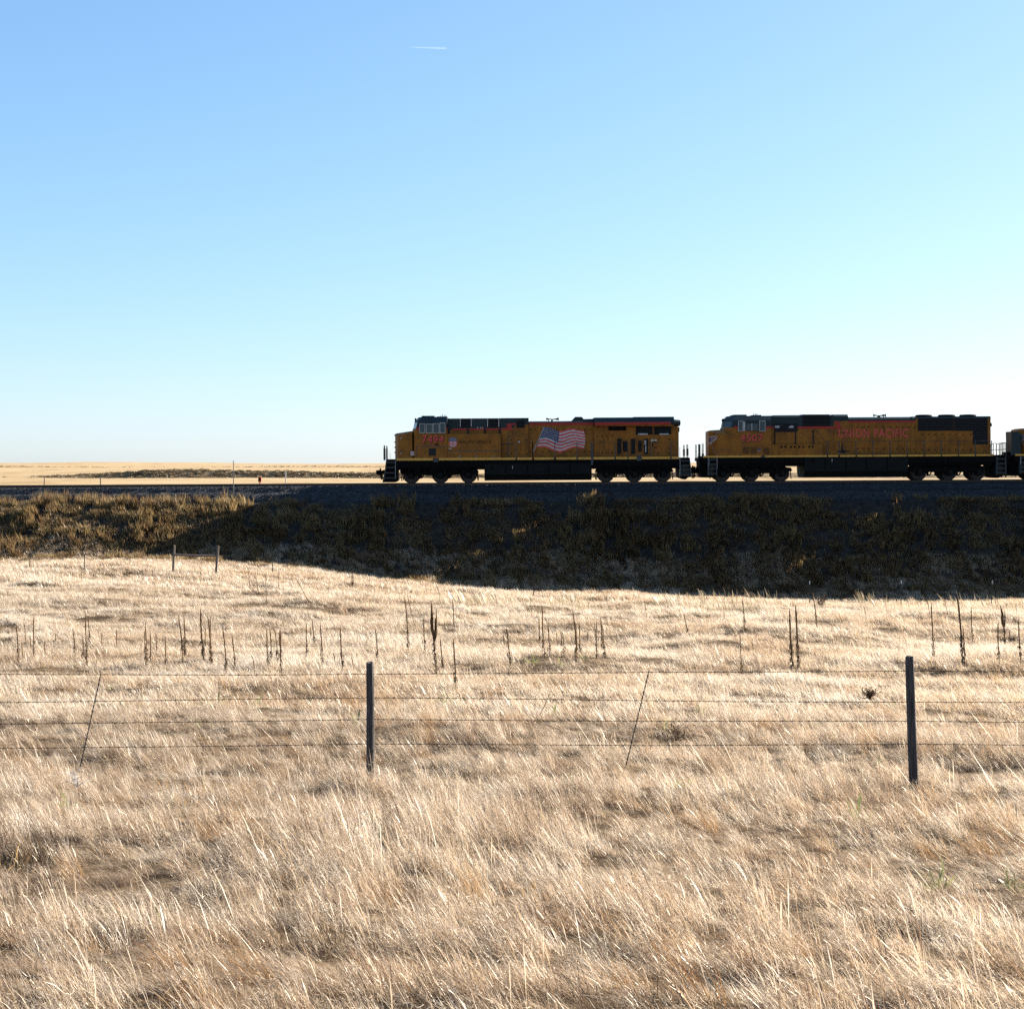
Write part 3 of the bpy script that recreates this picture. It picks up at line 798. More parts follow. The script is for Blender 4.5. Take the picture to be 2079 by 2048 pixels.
def tank(L, xa, xb, zt, zb, slope=0.0):
    mb = MB()
    sec = [(-1.46, zt), (-1.46, zb + 0.45), (-1.15, zb + 0.04), (-0.9, zb), (0.9, zb), (1.15, zb + 0.04), (1.46, zb + 0.45), (1.46, zt)]
    rings = [[(xa, y_, z_) for y_, z_ in sec], [(xb, y_, z_) for y_, z_ in sec]]
    mb.loft(rings)
    o = L.part('fuel_tank', mb, M_tank)
    for k in range(1, 5):
        xm = xa + (xb - xa) * k / 5
        b = MB(); b.box(xm - 0.03, xm + 0.03, -1.485, -1.462, zb + 0.5, zt - 0.03); L.part('tank_strap', b, M_blk, o)
    b = MB(); b.box(xa + 0.5, xa + 0.62, -1.50, -1.465, zt - 0.42, zt - 0.12); L.part('filler_cap', b, M_blk, o)
    f = MB(); f.box(xa + (xb - xa) * 0.26, xa + (xb - xa) * 0.26 + 0.04, -1.50, -1.47, zt - 0.36, zt - 0.14)
    L.part('sight_gauge', f, M_white, o)
    return o

def stanchions(L, f, us, v0, v1, y, rail=True, r=0.028):
    for u in us:
        (x, za), (_, zb) = f(u, v0), f(u, v1)
        mb = MB(); mb.box(x - r, x + r, y - 0.02, y + 0.02, zb, za)
        L.part('stanchion', mb, M_post)
    if rail:
        pts = [(f(u, v0)[0], y, f(u, v0)[1] - 0.01) for u in us]
        mb = MB(); mb.tube(pts, 0.02, 6); L.part('handrail', mb, M_post)

def steps_part(L, corners, n, name='step_well'):
    """corners: (x, z) top-left, top-right, bottom-right, bottom-left of the step opening, on both sides of the frame"""
    tl, tr, br, bl = corners
    for sg in (-1, 1):
        mb = MB()
        mb.prism([tl, tr, br, bl], sg * 0.95, sg * 1.02)
        for a, b in ((tl, bl), (tr, br)):
            d = 0.035
            mb.prism([(a[0] - d, a[1]), (a[0] + d, a[1]), (b[0] + d, b[1]), (b[0] - d, b[1])], sg * 1.02, sg * 1.50)
        w = L.part(name, mb, M_post)
        for k in range(n):
            t_ = (k + 0.55) / n
            xl, xr = tl[0] + (bl[0] - tl[0]) * t_, tr[0] + (br[0] - tr[0]) * t_
            z = tl[1] + (bl[1] - tl[1]) * t_
            tb = MB(); tb.box(xl + 0.05, xr - 0.05, sg * 1.03, sg * 1.49, z, z + 0.04); tb.box(xl + 0.05, xr - 0.05, sg * 1.47, sg * 1.492, z - 0.06, z)
            L.part('tread', tb, M_step, w)
    return w

def coupler(L, x, z, d):
    """knuckle coupler, hoses and jumper at one end; d = -1 towards the front"""
    mb = MB()
    mb.box(x, x + d * 0.42, -0.10, 0.10, z - 0.10, z + 0.10)
    mb.box(x + d * 0.36, x + d * 0.60, -0.24, 0.05, z - 0.17, z + 0.17)
    mb.box(x + d * 0.46, x + d * 0.72, 0.02, 0.20, z - 0.15, z + 0.15)
    mb.box(x + d * 0.58, x + d * 0.74, -0.26, -0.12, z - 0.15, z + 0.15)
    mb.box(x + d * 0.40, x + d * 0.50, -0.05, 0.05, z + 0.17, z + 0.30)
    c = L.part('coupler', mb, M_blk)
    for y_ in (-0.75, -0.5, 0.45, 0.7):
        h = MB()
        h.tube([(x + d * 0.02, y_, z + 0.18), (x + d * 0.25, y_, z + 0.12), (x + d * 0.40, y_ * 0.8, z - 0.25), (x + d * 0.34, y_ * 0.7, z - 0.52)], 0.03, 6)
        L.part('air_hose', h, M_blk, c)
    return c

def end_railing(L, x, zb, zt, name='end_railing', plate=None):
    mb = MB()
    for y_ in (-1.35, -0.75, 0.75, 1.35):
        mb.tube([(x, y_, zb), (x, y_, zt)], 0.025, 6)
    for z_ in (zt, (zt + zb) / 2):
        mb.tube([(x, -1.35, z_), (x, -0.75, z_)], 0.022, 6); mb.tube([(x, 0.75, z_), (x, 1.35, z_)], 0.022, 6)
    if plate:
        mb.box(x - 0.05, x + 0.06, -1.3, -0.8, zb + plate[0], zb + plate[1]); mb.box(x - 0.05, x + 0.06, 0.8, 1.3, zb + plate[0], zb + plate[1])
    return L.part(name, mb, M_post)

def louvre(L, f, u0, v0, u1, v1, y, name='louvre', slats=5, mat=None, frame=None, vertical=False):
    """dark opening set in the hood side, with slats"""
    mb = MB(); rect(mb, f, u0, v0, u1, v1, y - 0.004, y - 0.03)
    o = L.part(name, mb, M_hole)
    (xa, za), (xb, zb) = f(u0, v0), f(u1, v1)
    s_ = MB()
    for k in range(slats):
        if vertical:
            xm = xa + (xb - xa) * (k + 0.5) / slats; s_.box(xm - 0.012, xm + 0.012, y - 0.031, y - 0.05, za, zb)
        else:
            zm = zb + (za - zb) * (k + 0.5) / slats; s_.box(xa, xb, y - 0.031, y - 0.05, zm - 0.014, zm + 0.014)
    tag(L.part('slats', s_, mat or M_blk, o), kind='stuff')
    if frame:
        e = 0.035; fb = MB()
        fb.box(xa - e, xa, y - 0.002, y - 0.055, zb - e, za + e); fb.box(xb, xb + e, y - 0.002, y - 0.055, zb - e, za + e)
        fb.box(xa, xb, y - 0.002, y - 0.055, za, za + e); fb.box(xa, xb, y - 0.002, y - 0.055, zb - e, zb)
        L.part('frame', fb, frame, o)
    return o

def window(L, f, u0, v0, u1, v1, y, mat=M_alu, e=0.04):
    (xa, za), (xb, zb) = f(u0, v0), f(u1, v1)
    fb = MB()
    fb.box(xa, xa + e, y - 0.05, y, zb, za); fb.box(xb - e, xb, y - 0.05, y, zb, za)
    fb.box(xa + e, xb - e, y - 0.05, y, za - e, za); fb.box(xa + e, xb - e, y - 0.05, y, zb, zb + e)
    o = L.part('window', fb, mat)
    p = MB(); p.box(xa + e, xb - e, y - 0.02, y - 0.005, zb + e, za - e); L.part('pane', p, M_glass, o)
    return o

def doors(L, f, us, v0, v1, y, mat, latches=True):
    """row of hinged hood doors with a gap between neighbours"""
    for a, b in zip(us[:-1], us[1:]):
        (xa, za), (xb, zb) = f(a, v0), f(b, v1)
        mb = MB(); mb.box(xa + 0.012, xb - 0.012, y - 0.022, y, zb, za)
        d = L.part('hood_door', mb, mat)
        if latches:
            for t_ in (0.16, 0.86):
                zm = zb + (za - zb) * t_
                lb = MB(); lb.box(xb - 0.15, xb - 0.09, y - 0.045, y - 0.023, zm - 0.045, zm + 0.045)
                L.part('latch', lb, M_blk, d)

def horn(L, x, z, y=0.0):
    mb = MB()
    mb.box(x - 0.06, x + 0.06, y - 0.25, y + 0.25, z, z + 0.10)
    for k, (dx, yy, ln) in enumerate(((-1, -0.2, 0.42), (1, 0.0, 0.5), (1, 0.22, 0.4))):
        pts = [(x, y + yy, z + 0.14), (x + dx * ln * 0.5, y + yy, z + 0.16), (x + dx * ln * 0.85, y + yy, z + 0.17), (x + dx * ln, y + yy, z + 0.17)]
        mb.tube(pts, [0.03, 0.035, 0.06, 0.12], 8)
        mb.tube([(x, y + yy, z + 0.06), (x, y + yy, z + 0.14)], 0.03, 6)
    return L.part('horn', mb, M_blk)

def shield(L, f, u0, v0, u1, v1, y):
    (xa, za), (xb, zb) = f(u0, v0), f(u1, v1)
    w, h = xb - xa, za - zb
    zm = za - 0.40 * h
    bm_ = MB(); bm_.prism([(xa, zm), (xb, zm), (xb, za - 0.05 * h), (xa + 0.5 * w, za), (xa, za - 0.05 * h)], y - 0.004, y)
    s_ = L.part('shield_emblem', bm_, M_blue)
    n_ = 11
    for k in range(n_):
        a, b = xa + w * k / n_, xa + w * (k + 1) / n_
        def bot(xx):
            t_ = abs((xx - xa) / w - 0.5) * 2
            return zb + 0.16 * h * t_ ** 2.2
        st = MB(); st.prism([(a, zm - 0.002), (b, zm - 0.002), (b, bot(b)), (a, bot(a))], y - 0.004, y)
        L.part('stripe', st, M_red if k % 2 == 0 else M_white, s_)
    for body, t0, t1 in (('UNION', 0.06, 0.19), ('PACIFIC', 0.22, 0.36)):
        me = text_mesh(body, w * 0.84, h * (t1 - t0)); me.materials.append(M_white)
        o = link('lettering', me, None, s_); o.location = (xa + w / 2, y - 0.007, za - h * (t0 + t1) / 2)
    return s_

def flag(L, f, y):
    """waving striped flag painted on the hood side"""
    def pt(s, t):
        # s along the fly, t down the hoist; outline follows the painting
        u = 133 - 72 * t + s * (470 + 72 * t * 0.9 + 20 * math.sin(3 * t))
        v = 282 + 232 * t + s * 18 + (1 - 0.3 * s) * 17 * math.sin(2 * math.pi * (1.75 * s - 0.15 * t) + 3.4) + 16 * math.sin(2 * math.pi * s * 0.95 + 5.2) * (0.4 + t)
        x_, z_ = f(u, v)
        return (x_, y, z_)
    NS = 40
    root = None
    rows = 13
    bands = {0: MB(), 1: MB(), 2: MB()}
    for k in range(rows):
        for c in range(NS):
            s0, s1, t0, t1 = c / NS, (c + 1) / NS, k / rows, (k + 1) / rows
            mi = 2 if (k < 7 and s0 < 0.40) else (0 if k % 2 == 0 else 1)
            bands[mi].add([pt(s0, t0), pt(s0, t1), pt(s1, t1), pt(s1, t0)], [(0, 1, 2, 3)])
    root = L.part('flag_painting', bands[2], M_blue)
    L.part('red_stripes', bands[0], M_red, root)
    L.part('white_stripes', bands[1], M_white, root)
    st = MB()
    for a in range(9):
        for b in range(6 if a % 2 == 0 else 5):
            t_ = (a + 1) / 10 * 7 / 13
            s_ = 0.40 * ((b + 0.6) if a % 2 == 0 else (b + 1.1)) / 6.2
            x_, _, z_ = pt(s_, t_)
            ps = []
            for k in range(10):
                rr = 0.046 if k % 2 == 0 else 0.02
                ps.append((x_ + rr * math.sin(math.pi * k / 5), y - 0.003, z_ + rr * math.cos(math.pi * k / 5)))
            st.add([(x_, y - 0.003, z_)] + ps, [(0, k + 1, (k + 1) % 10 + 1) for k in range(10)])
    L.part('stars', st, M_white, root)
    (xa, za), (xb, zb) = f(143, 268), f(12, 565)
    p = MB(); p.tube([(xa, y, za), (xb, y, zb)], [0.028, 0.034], 6)
    L.part('flag_pole', p, M_alu, root)
    return root

def zig(L, f, pts, y, name='lightning_stripe'):
    mb = MB(); mb.prism([f(u, v) for u, v in pts], y - 0.004, y)
    return L.part(name, mb, M_stripe)

# ------------------------------------------------------------------ lead locomotive
A = Loco('locomotive', 1090, 'lead yellow locomotive numbered 7494 with a waving flag painted on its hood', 'locomotives of the train')
a = frame_fn(A, 760, 820, 5.685); b = frame_fn(A, 1080, 820, 5.685)
ax_ = lambda u: a(u, 0)[0]
bx_ = lambda u: b(u, 0)[0]
ZD = a(600, 632)[1]                      # deck height
# underframe and sill
mb = MB(); mb.box(ax_(145), bx_(1815), -1.44, 1.44, ZD - 0.62, ZD - 0.13)
mb.box(ax_(262), bx_(1700), -1.30, 1.30, ZD - 0.80, ZD - 0.62)
for u in (330, 470, 640, 900, 1120): mb.box(ax_(u), ax_(u + 60), -1.35, -0.6, ZD - 0.95, ZD - 0.62)
A.part('underframe', mb, M_blk)
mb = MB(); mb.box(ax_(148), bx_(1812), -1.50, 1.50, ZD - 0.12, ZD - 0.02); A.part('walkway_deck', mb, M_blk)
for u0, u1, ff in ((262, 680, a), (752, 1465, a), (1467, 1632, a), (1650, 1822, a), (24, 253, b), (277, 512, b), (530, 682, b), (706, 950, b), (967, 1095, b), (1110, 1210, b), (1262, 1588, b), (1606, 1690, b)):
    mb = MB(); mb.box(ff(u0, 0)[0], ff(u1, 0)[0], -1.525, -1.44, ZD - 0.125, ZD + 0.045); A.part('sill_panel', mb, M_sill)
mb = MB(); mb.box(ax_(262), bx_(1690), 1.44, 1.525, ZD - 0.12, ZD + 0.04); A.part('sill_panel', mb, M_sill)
mb = MB(); mb.box(ax_(688), ax_(745), -1.56, -1.40, ZD - 0.25, ZD + 0.03); A.part('junction_box', mb, M_post)
# nose
mb = MB()
zn0, zn1 = a(240, 345)[1], a(437, 316)[1]
mb.loft([ring(ax_(236), ax_(240), 0.72, ZD - 0.1, zn0 - 0.05, zn0, 0.55), ring(ax_(262), ax_(283), 1.33, ZD - 0.1, a(285, 366)[1], zn0 + 0.02, 0.8), ring(ax_(437), ax_(445), 1.50, ZD - 0.1, a(440, 322)[1], zn1, 0.9)])
nose = A.part('nose', mb, M_yel)
mb = MB(); mb.loft([[(ax_(240), -0.5, zn0 + 0.012), (ax_(240), 0.5, zn0 + 0.012), (ax_(240), 0.5, zn0 + 0.03), (ax_(240), -0.5, zn0 + 0.03)], [(ax_(436), -0.88, zn1 + 0.012), (ax_(436), 0.88, zn1 + 0.012), (ax_(436), 0.88, zn1 + 0.03), (ax_(436), -0.88, zn1 + 0.03)]])
A.part('antiglare_panel', mb, M_grey, nose)
for v in (400, 575):
    mb = MB(); x_, z_ = a(317, v); mb.tube([(x_ - 0.06, -1.40, z_ - 0.03), (x_, -1.43, z_ + 0.04), (x_ + 0.08, -1.43, z_ + 0.05)], 0.03, 6); A.part('grab_iron', mb, M_white, nose)
for v in (360, 440, 500, 560): 
    mb = MB(); x_, z_ = a(238, v); mb.box(x_ - 0.07, x_ + 0.02, -0.55, -0.15, z_ - 0.04, z_ + 0.05); A.part('nose_step', mb, M_blk, nose)
mb = MB(); rect(mb, a, 425, 548, 465, 595, -1.47, -1.52); A.part('fuel_cutoff_plate', mb, M_white, nose)
mb = MB(); x_, z_ = a(445, 572); mb.cyl((x_, z_), 0.06, -1.522, -1.53, 12); A.part('cutoff_button', mb, M_red, nose)
# cab: yellow below the belt, grey above
mb = MB(); zb_ = a(600, 285)[1]
mb.loft([ring(ax_(442), ax_(468), 1.50, ZD - 0.1, zn1 - 0.02, zn1 + 0.005, 0.9), ring(ax_(444), ax_(490), 1.505, ZD - 0.1, zb_, zb_, 0.9), ring(ax_(848), ax_(848), 1.505, ZD - 0.1, zb_, zb_, 1.4)])
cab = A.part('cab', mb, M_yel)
mb = MB(); zr_ = a(600, 152)[1]
def up(xc0, xs0, xc1, xs1, w0, w1, z0, z1, xb):
    """upper cab: screens lean back from the nose, roof edges rounded in"""
    lo = [(xc0, -0.45, z0), (xs0, -w0, z0), (xb, -w0, z0), (xb, w0, z0), (xs0, w0, z0), (xc0, 0.45, z0)]
    md = [(xc1 - 0.02, -0.45, z1 - 0.32), (xs1, -w0, z1 - 0.32), (xb, -w0, z1 - 0.32), (xb, w0, z1 - 0.32), (xs1, w0, z1 - 0.32), (xc1 - 0.02, 0.45, z1 - 0.32)]
    hi = [(xc1 + 0.25, -0.45, z1), (xs1 + 0.2, -w1, z1), (xb, -w1, z1), (xb, w1, z1), (xs1 + 0.2, w1, z1), (xc1 + 0.25, 0.45, z1)]
    return [lo, md, hi]
rg = up(ax_(440), ax_(492), ax_(466), ax_(512), 1.502, 1.15, zn1 + 0.01, zr_, ax_(846))
rg[0] = [(p[0], p[1], zb_ if abs(p[1]) > 1 else zn1 + 0.01) for p in rg[0]]
mb.loft([r_[::-1] for r_ in rg])
upc = A.part('cab_top', mb, M_grey)
# windscreens
for sg in (-1, 1):
    w0, w1 = rg[0], rg[1]
    i0, i1 = (0, 1) if sg < 0 else (5, 4)
    def lerp(p_, q_, t_): return tuple(p_[k] + (q_[k] - p_[k]) * t_ for k in range(3))
    P0, P1, P2, P3 = lerp(w0[i0], w0[i1], 0.08), lerp(w0[i0], w0[i1], 0.9), lerp(w1[i0], w1[i1], 0.9), lerp(w1[i0], w1[i1], 0.08)
    A0, A1, A2, A3 = lerp(P0, P3, 0.08), lerp(P1, P2, 0.08), lerp(P1, P2, 0.86), lerp(P0, P3, 0.86)
    nrm = (Vector(A1) - Vector(A0)).cross(Vector(A3) - Vector(A0)).normalized()
    if nrm.x > 0: nrm = -nrm
    o1 = [tuple(Vector(p_) + nrm * 0.012) for p_ in (A0, A1, A2, A3)]
    mb = MB(); mb.loft([[tuple(Vector(p_) - nrm * 0.01) for p_ in (A0, A1, A2, A3)], o1]); A.part('windscreen', mb, M_glass, upc)
for u0, u1 in ((495, 530), (826, 846)):
    mb = MB(); rect(mb, a, u0, 272, u1, 300, -1.515, -1.50); A.part('belt_stripe', mb, M_stripe, cab)
for u0, u1, v0 in ((528, 594, 228), (604, 680, 232), (684, 758, 226), (762, 826, 218)):
    window(A, a, u0, v0, u1, 338, -1.503)
mb = MB(); mb.box(ax_(548), ax_(694), -0.9, 0.9, zr_, zr_ + 0.10); A.part('air_conditioner', mb, M_grey, upc)
mb = MB(); rect(mb, a, 720, 160, 838, 142, -0.7, 0.7); 
for u in (765, 785, 805, 826): mb.tube([(ax_(u), -0.2, zr_), (ax_(u), -0.2, zr_ + 0.13 + 0.05 * (u % 3))], 0.022, 5)
A.part('antenna_tray', mb, M_blk, upc)
mb = MB(); mb.box(ax_(462), ax_(476), -0.35, 0.35, zr_ - 0.30, zr_ - 0.05); A.part('headlight', mb, M_blk, upc)
text(A, 'road_number', '7494', a, 560, 366, 806, 456, -1.512, M_red, shear=0.06, space=1.08, offset=0.012, back=M_blk)
mb = MB(); rect(mb, a, 634, 512, 718, 598, -1.51, -1.40); A.part('vent_opening', mb, M_hole)
mb = MB(); rect(mb, a, 490, 488, 848, 494, -1.512, -1.50); rect(mb, a, 488, 494, 494, 615, -1.512, -1.50); A.part('panel_seam', mb, M_post, cab)
mb = MB(); rect(mb, a, 705, 462, 752, 476, -1.515, -1.50); A.part('name_plate', mb, M_blk, cab)
# equipment bay behind the cab
mb = MB(); mb.box(ax_(850), ax_(1466), -0.98, 0.98, a(1100, 300)[1], a(1100, 166)[1]); up_a = A.part('equipment_hood', mb, M_grey)
mb = MB(); mb.box(ax_(850), ax_(1466), -0.95, 0.95, ZD, a(1100, 300)[1]); A.part('inner_hood', mb, M_yel)
mb = MB(); rect(mb, a, 905, 284, 1462, 299, -0.99, -0.978); A.part('belt_stripe', mb, M_stripe, up_a)
for u0, u1 in ((1000, 1118), (1316, 1438)):
    louvre(A, a, u0, 172, u1, 268, -0.98, 'air_intake', 6)
for u in (996, 1122, 1311, 1440):
    mb = MB(); rect(mb, a, u - 4, 168, u + 4, 262, -1.06, -0.985); A.part('white_upright', mb, M_white, up_a)
for u in (1195, 1228, 1250):
    mb = MB(); rect(mb, a, u - 3, 266, u + 5, 284, -1.0, -0.985); A.part('white_mark', mb, M_white, up_a)
mb = MB(); rect(mb, a, 850, 348, 1462, 626, -1.50, -0.96); eb = A.part('inverter_cabinet', mb, M_yel)
mb = MB(); rect(mb, a, 850, 640, 1462, 348, 1.50, 0.96); A.part('far_cabinet', mb, M_yel)
for u in (862, 1085, 1280, 1450):
    mb = MB(); rect(mb, a, u - 10, 285, u + 10, 348, -1.02, -0.955); A.part('dark_upright', mb, M_hole)
mb = MB(); rect(mb, a, 852, 540, 1460, 544, -1.505, -1.50); A.part('panel_seam', mb, M_post, eb)
for u in (988, 1180, 1374):
    mb = MB(); x_, z_ = a(u, 612); mb.tube([(x_ - 0.05, -1.50, z_ - 0.05), (x_, -1.54, z_ + 0.03), (x_ + 0.07, -1.50, z_ + 0.06)], 0.032, 6); A.part('lifting_lug', mb, M_alu, eb)
mb = MB(); rect(mb, a, 865, 510, 895, 522, -1.506, -1.50); A.part('white_mark', mb, M_white, eb)
shield(A, a, 868, 386, 958, 500, -1.506)
text(A, 'slogan', 'BUILDING AMERICA', a, 986, 421, 1352, 456, -1.506, M_blk, shear=0.08, space=1.1)
# transition block with the lightning stripe
mb = MB(); mb.box(ax_(1466), ax_(1786), -1.0, 1.0, ZD, a(1600, 286)[1]); tb = A.part('blower_housing', mb, M_yel)
mb = MB(); mb.box(ax_(1466), ax_(1786), -1.0, 1.0, a(1600, 286)[1], a(1600, 162)[1]); tg = A.part('blower_housing_top', mb, M_grey)
mb = MB(); mb.prism([a(1600, 290), a(1640, 238), a(1784, 238), a(1784, 290)], -1.006, -1.0); A.part('yellow_panel', mb, M_yel, tg)
zig(A, a, [(1466, 282), (1548, 268), (1520, 234), (1548, 228), (1642, 222), (1642, 240), (1585, 244), (1592, 262), (1598, 298), (1466, 300)], -1.008)
louvre(A, a, 1645, 190, 1740, 275, -1.008, 'air_filter_window', 5)
mb = MB(); rect(mb, a, 1545, 350, 1556, 606, -1.03, -1.0); rect(mb, a, 1560, 380, 1600, 384, -1.03, -1.0); rect(mb, a, 1466, 458, 1620, 464, -1.06, -1.03); A.part('ladder_rail', mb, M_post, tb)
doors(A, a, [1470, 1540, 1605, 1690, 1780], 385, 612, -1.0, M_yel)
mb = MB(); x_, z_ = a(1672, 436); mb.cyl((x_, z_), 0.07, -1.05, -1.0, 12); A.part('white_knob', mb, M_white, tb)
# long hood
ZR2 = b(300, 196)[1]
mb = MB(); mb.box(bx_(-30), bx_(716), -0.92, 0.92, ZD, b(300, 240)[1]); lh = A.part('long_hood', mb, M_yel)
mb = MB(); mb.loft([[(xx, -0.93, b(300, 240)[1]), (xx, -0.93, b(300, 206)[1]), (xx, -0.7, ZR2), (xx, 0.7, ZR2), (xx, 0.93, b(300, 206)[1]), (xx, 0.93, b(300, 240)[1])][::-1] for xx in (bx_(-30), bx_(718))]); lr = A.part('long_hood_roof', mb, M_grey)
mb = MB(); rect(mb, b, -30, 219, 716, 240, -0.945, -0.93); A.part('belt_stripe', mb, M_stripe, lr)
doors(A, b, [-30, 5, 65, 140, 224, 310, 386, 466, 550, 632, 700], 246, 610, -0.92, M_yel)
flag(A, b, -0.952)
mb = MB(); mb.loft([[(bx_(u), -w_, b(u, 200)[1]), (bx_(u), -w_, b(u, v)[1]), (bx_(u), w_, b(u, v)[1]), (bx_(u), w_, b(u, 200)[1])][::-1] for u, v, w_ in ((466, 192, 0.6), (508, 146, 0.5), (586, 146, 0.5), (604, 172, 0.6), (716, 170, 0.75))]); A.part('exhaust_stack', mb, M_grey, lr)
horn(A, b(240, 196)[0], ZR2)
mb = MB(); mb.tube([(bx_(200), -0.3, ZR2), (bx_(196), -0.3, ZR2 + 0.16)], 0.03, 5); A.part('vent_pipe', mb, M_blk, lr)
# radiator end
mb = MB(); mb.box(bx_(718), bx_(1622), -1.0, 1.0, ZD, b(1100, 256)[1])
mb.prism([(bx_(1622), ZD), (bx_(1700), ZD), (bx_(1700), b(1690, 300)[1]), (bx_(1622), b(1690, 262)[1])], -0.93, 0.93)
rh = A.part('radiator_hood', mb, M_yel)
for sg in (-1, 1):
    mb = MB()
    z0, z1 = ZD, b(1650, 262)[1]
    base = [(bx_(1622), sg * 1.0), (bx_(1699), sg * 0.935), (bx_(1622), sg * 0.935)]
    mb.loft([[(x_, y_, z0) for x_, y_ in base][::(1 if sg > 0 else -1)], [(x_, y_, z1) for x_, y_ in base][::(1 if sg > 0 else -1)]])
    A.part('end_corner', mb, M_yel, rh)
zt0, zt1 = b(900, 157)[1], b(1400, 149)[1]
def wing(x_, zt): return [(x_, -1.02, b(1100, 258)[1]), (x_, -1.47, b(1100, 240)[1]), (x_, -1.50, b(1100, 212)[1]), (x_, -1.2, zt), (x_, 1.2, zt), (x_, 1.50, b(1100, 212)[1]), (x_, 1.47, b(1100, 240)[1]), (x_, 1.02, b(1100, 258)[1])][::-1]
mb = MB(); mb.loft([wing(bx_(722), zt0), wing(bx_(1172), zt0), wing(bx_(1174), zt1), wing(bx_(1640), zt1), wing(bx_(1642), zt1 - 0.2), wing(bx_(1712), zt1 - 0.24)]); rw = A.part('radiator_wing', mb, M_grey)
mb = MB(); rect(mb, b, 724, 214, 1600, 240, -1.512, -1.498); A.part('belt_stripe', mb, M_stripe, rw)
mb = MB(); mb.prism([b(724, 241), b(1640, 241), b(1640, 256), b(724, 256)], -1.46, -1.45); A.part('wing_edge', mb, M_yel, rw)
for u0, u1, v1 in ((888, 1092, 306), (1204, 1396, 352), (1414, 1612, 352)):
    louvre(A, b, u0, 262, u1, v1, -1.0, 'radiator_intake', 7)
for u in (1230, 1475):
    mb = MB(); rect(mb, b, u, 340, u + 110, 356, -1.06, -1.0); A.part('grille_sill', mb, M_alu, rh)
for u0, v0, u1, v1 in ((986, 400, 1036, 580), (1052, 428, 1104, 552), (1146, 400, 1196, 580), (1226, 424, 1272, 552), (1294, 400, 1344, 580)):
    louvre(A, b, u0, v0, u1, v1, -1.0, 'louvred_vent', 9, frame=M_yel)
for u0, v0, v1 in ((1300, 420, 470), (1310, 480, 560)):
    mb = MB(); rect(mb, b, u0, v0, 1322, v1, -1.06, -1.05); A.part('pale_plate', mb, M_alu, rh)
doors(A, b, [722, 780, 832, 886, 948], 330, 610, -1.0, M_yel)
doors(A, b, [1366, 1482, 1608], 372, 605, -1.0, M_yel)
for u0, u1 in ((1380, 1408), (1420, 1444)):
    mb = MB(); rect(mb, b, u0, 408, u1, 431, -1.03, -1.022); A.part('white_mark', mb, M_white, rh)
mb = MB(); x_, z_ = b(1425, 470)
rr = lambda r0, k: (x_ + r0 * math.cos(0.5 + k * 0.28), z_ + r0 * math.sin(0.5 + k * 0.28))
for k in range(18): mb.prism([rr(0.17, k), rr(0.23, k), rr(0.23, k + 1), rr(0.17, k + 1)], -1.028, -1.022)
A.part('round_emblem', mb, M_blk, rh)
mb = MB(); x_, z_ = b(1685, 290); mb.box(x_, x_ + 0.22, -0.35, 0.35, z_ - 0.18, z_ + 0.16); A.part('rear_headlight', mb, M_blk, rh)
# running gear
stanchions(A, a, [1640, 1830], 452, 645, -1.5, rail=False)
stanchions(A, b, [10, 265, 520, 692, 960, 1102, 1366, 1598], 448, 645, -1.5, rail=False)
mb = MB(); mb.tube([(a(1470, 462)[0], -1.48, a(1470, 462)[1])] + [(b(u, 446)[0], -1.5, b(u, 446)[1]) for u in (10, 265, 520, 692, 960, 1102, 1366, 1598, 1650)], 0.013, 6); A.part('handrail', mb, M_post)
stanchions(A, b, [10, 520, 960, 1598], 448, 645, 1.5)
for u in (690,):
    mb = MB(); rect(mb, b, 678, 455, 704, 700, -1.53, -1.47); A.part('ladder_post', mb, M_post)
mb = MB(); rect(mb, b, 1204, 594, 1258, 655, -1.56, -1.42); A.part('junction_box', mb, M_post)
T1 = truck(A, [760 + u / 5.685 for u in (420, 760, 1085)])
T2 = truck(A, [1080 + u / 5.685 for u in (860, 1190, 1520)])
tank(A, ax_(1272), bx_(688), ZD - 0.4, a(1500, 884)[1])
steps_part(A, (a(148, 640), a(252, 640), a(246, 872), a(120, 880)), 4)
steps_part(A, (b(1706, 625), b(1812, 625), b(1832, 838), b(1706, 838)), 4)
mb = MB(); mb.prism([a(140, 700), a(255, 700), a(262, 880), a(228, 905), a(96, 905), a(118, 800)], -1.30, 1.30); A.part('snowplow_pilot', mb, M_blk)
mb = MB(); mb.prism([b(1700, 640), b(1815, 640), b(1825, 835), b(1775, 872), b(1705, 850)], -0.94, 0.94); A.part('rear_pilot', mb, M_blk)
end_railing(A, a(118, 0)[0], ZD - 0.1, a(118, 482)[1], plate=(0.05, 0.85))
end_railing(A, b(1796, 0)[0], ZD - 0.1, b(1796, 472)[1], plate=(0.2, 0.7))
for sg in (-1, 1):
    mb = MB(); mb.tube([(ax_(150), sg * 1.49, a(150, 655)[1]), (ax_(150), sg * 1.49, a(150, 560)[1])], 0.018, 6); A.part('step_handrail', mb, M_alu); mb = MB(); mb.tube([(ax_(250), sg * 1.49, a(250, 860)[1]), (ax_(252), sg * 1.49, a(252, 640)[1])], 0.016, 6); A.part('step_handrail', mb, M_alu)
    mb = MB(); mb.tube([(bx_(1702), sg * 1.49, b(1702, 830)[1]), (bx_(1702), sg * 1.49, b(1702, 500)[1])], 0.016, 6); A.part('step_handrail', mb, M_alu)
coupler(A, ax_(128), a(90, 790)[1], -1)
coupler(A, bx_(1825), b(1880, 775)[1], 1)
for xa, xb, z0, z1 in ((ax_(300), ax_(420), 0.75, 1.05), (ax_(1120), ax_(1230), 0.95, 1.25), (bx_(720), bx_(800), 0.95, 1.2)):
    mb = MB(); mb.box(xa, xb, -1.35, -0.9, z0, z1); A.part('air_reservoir', mb, M_blk)

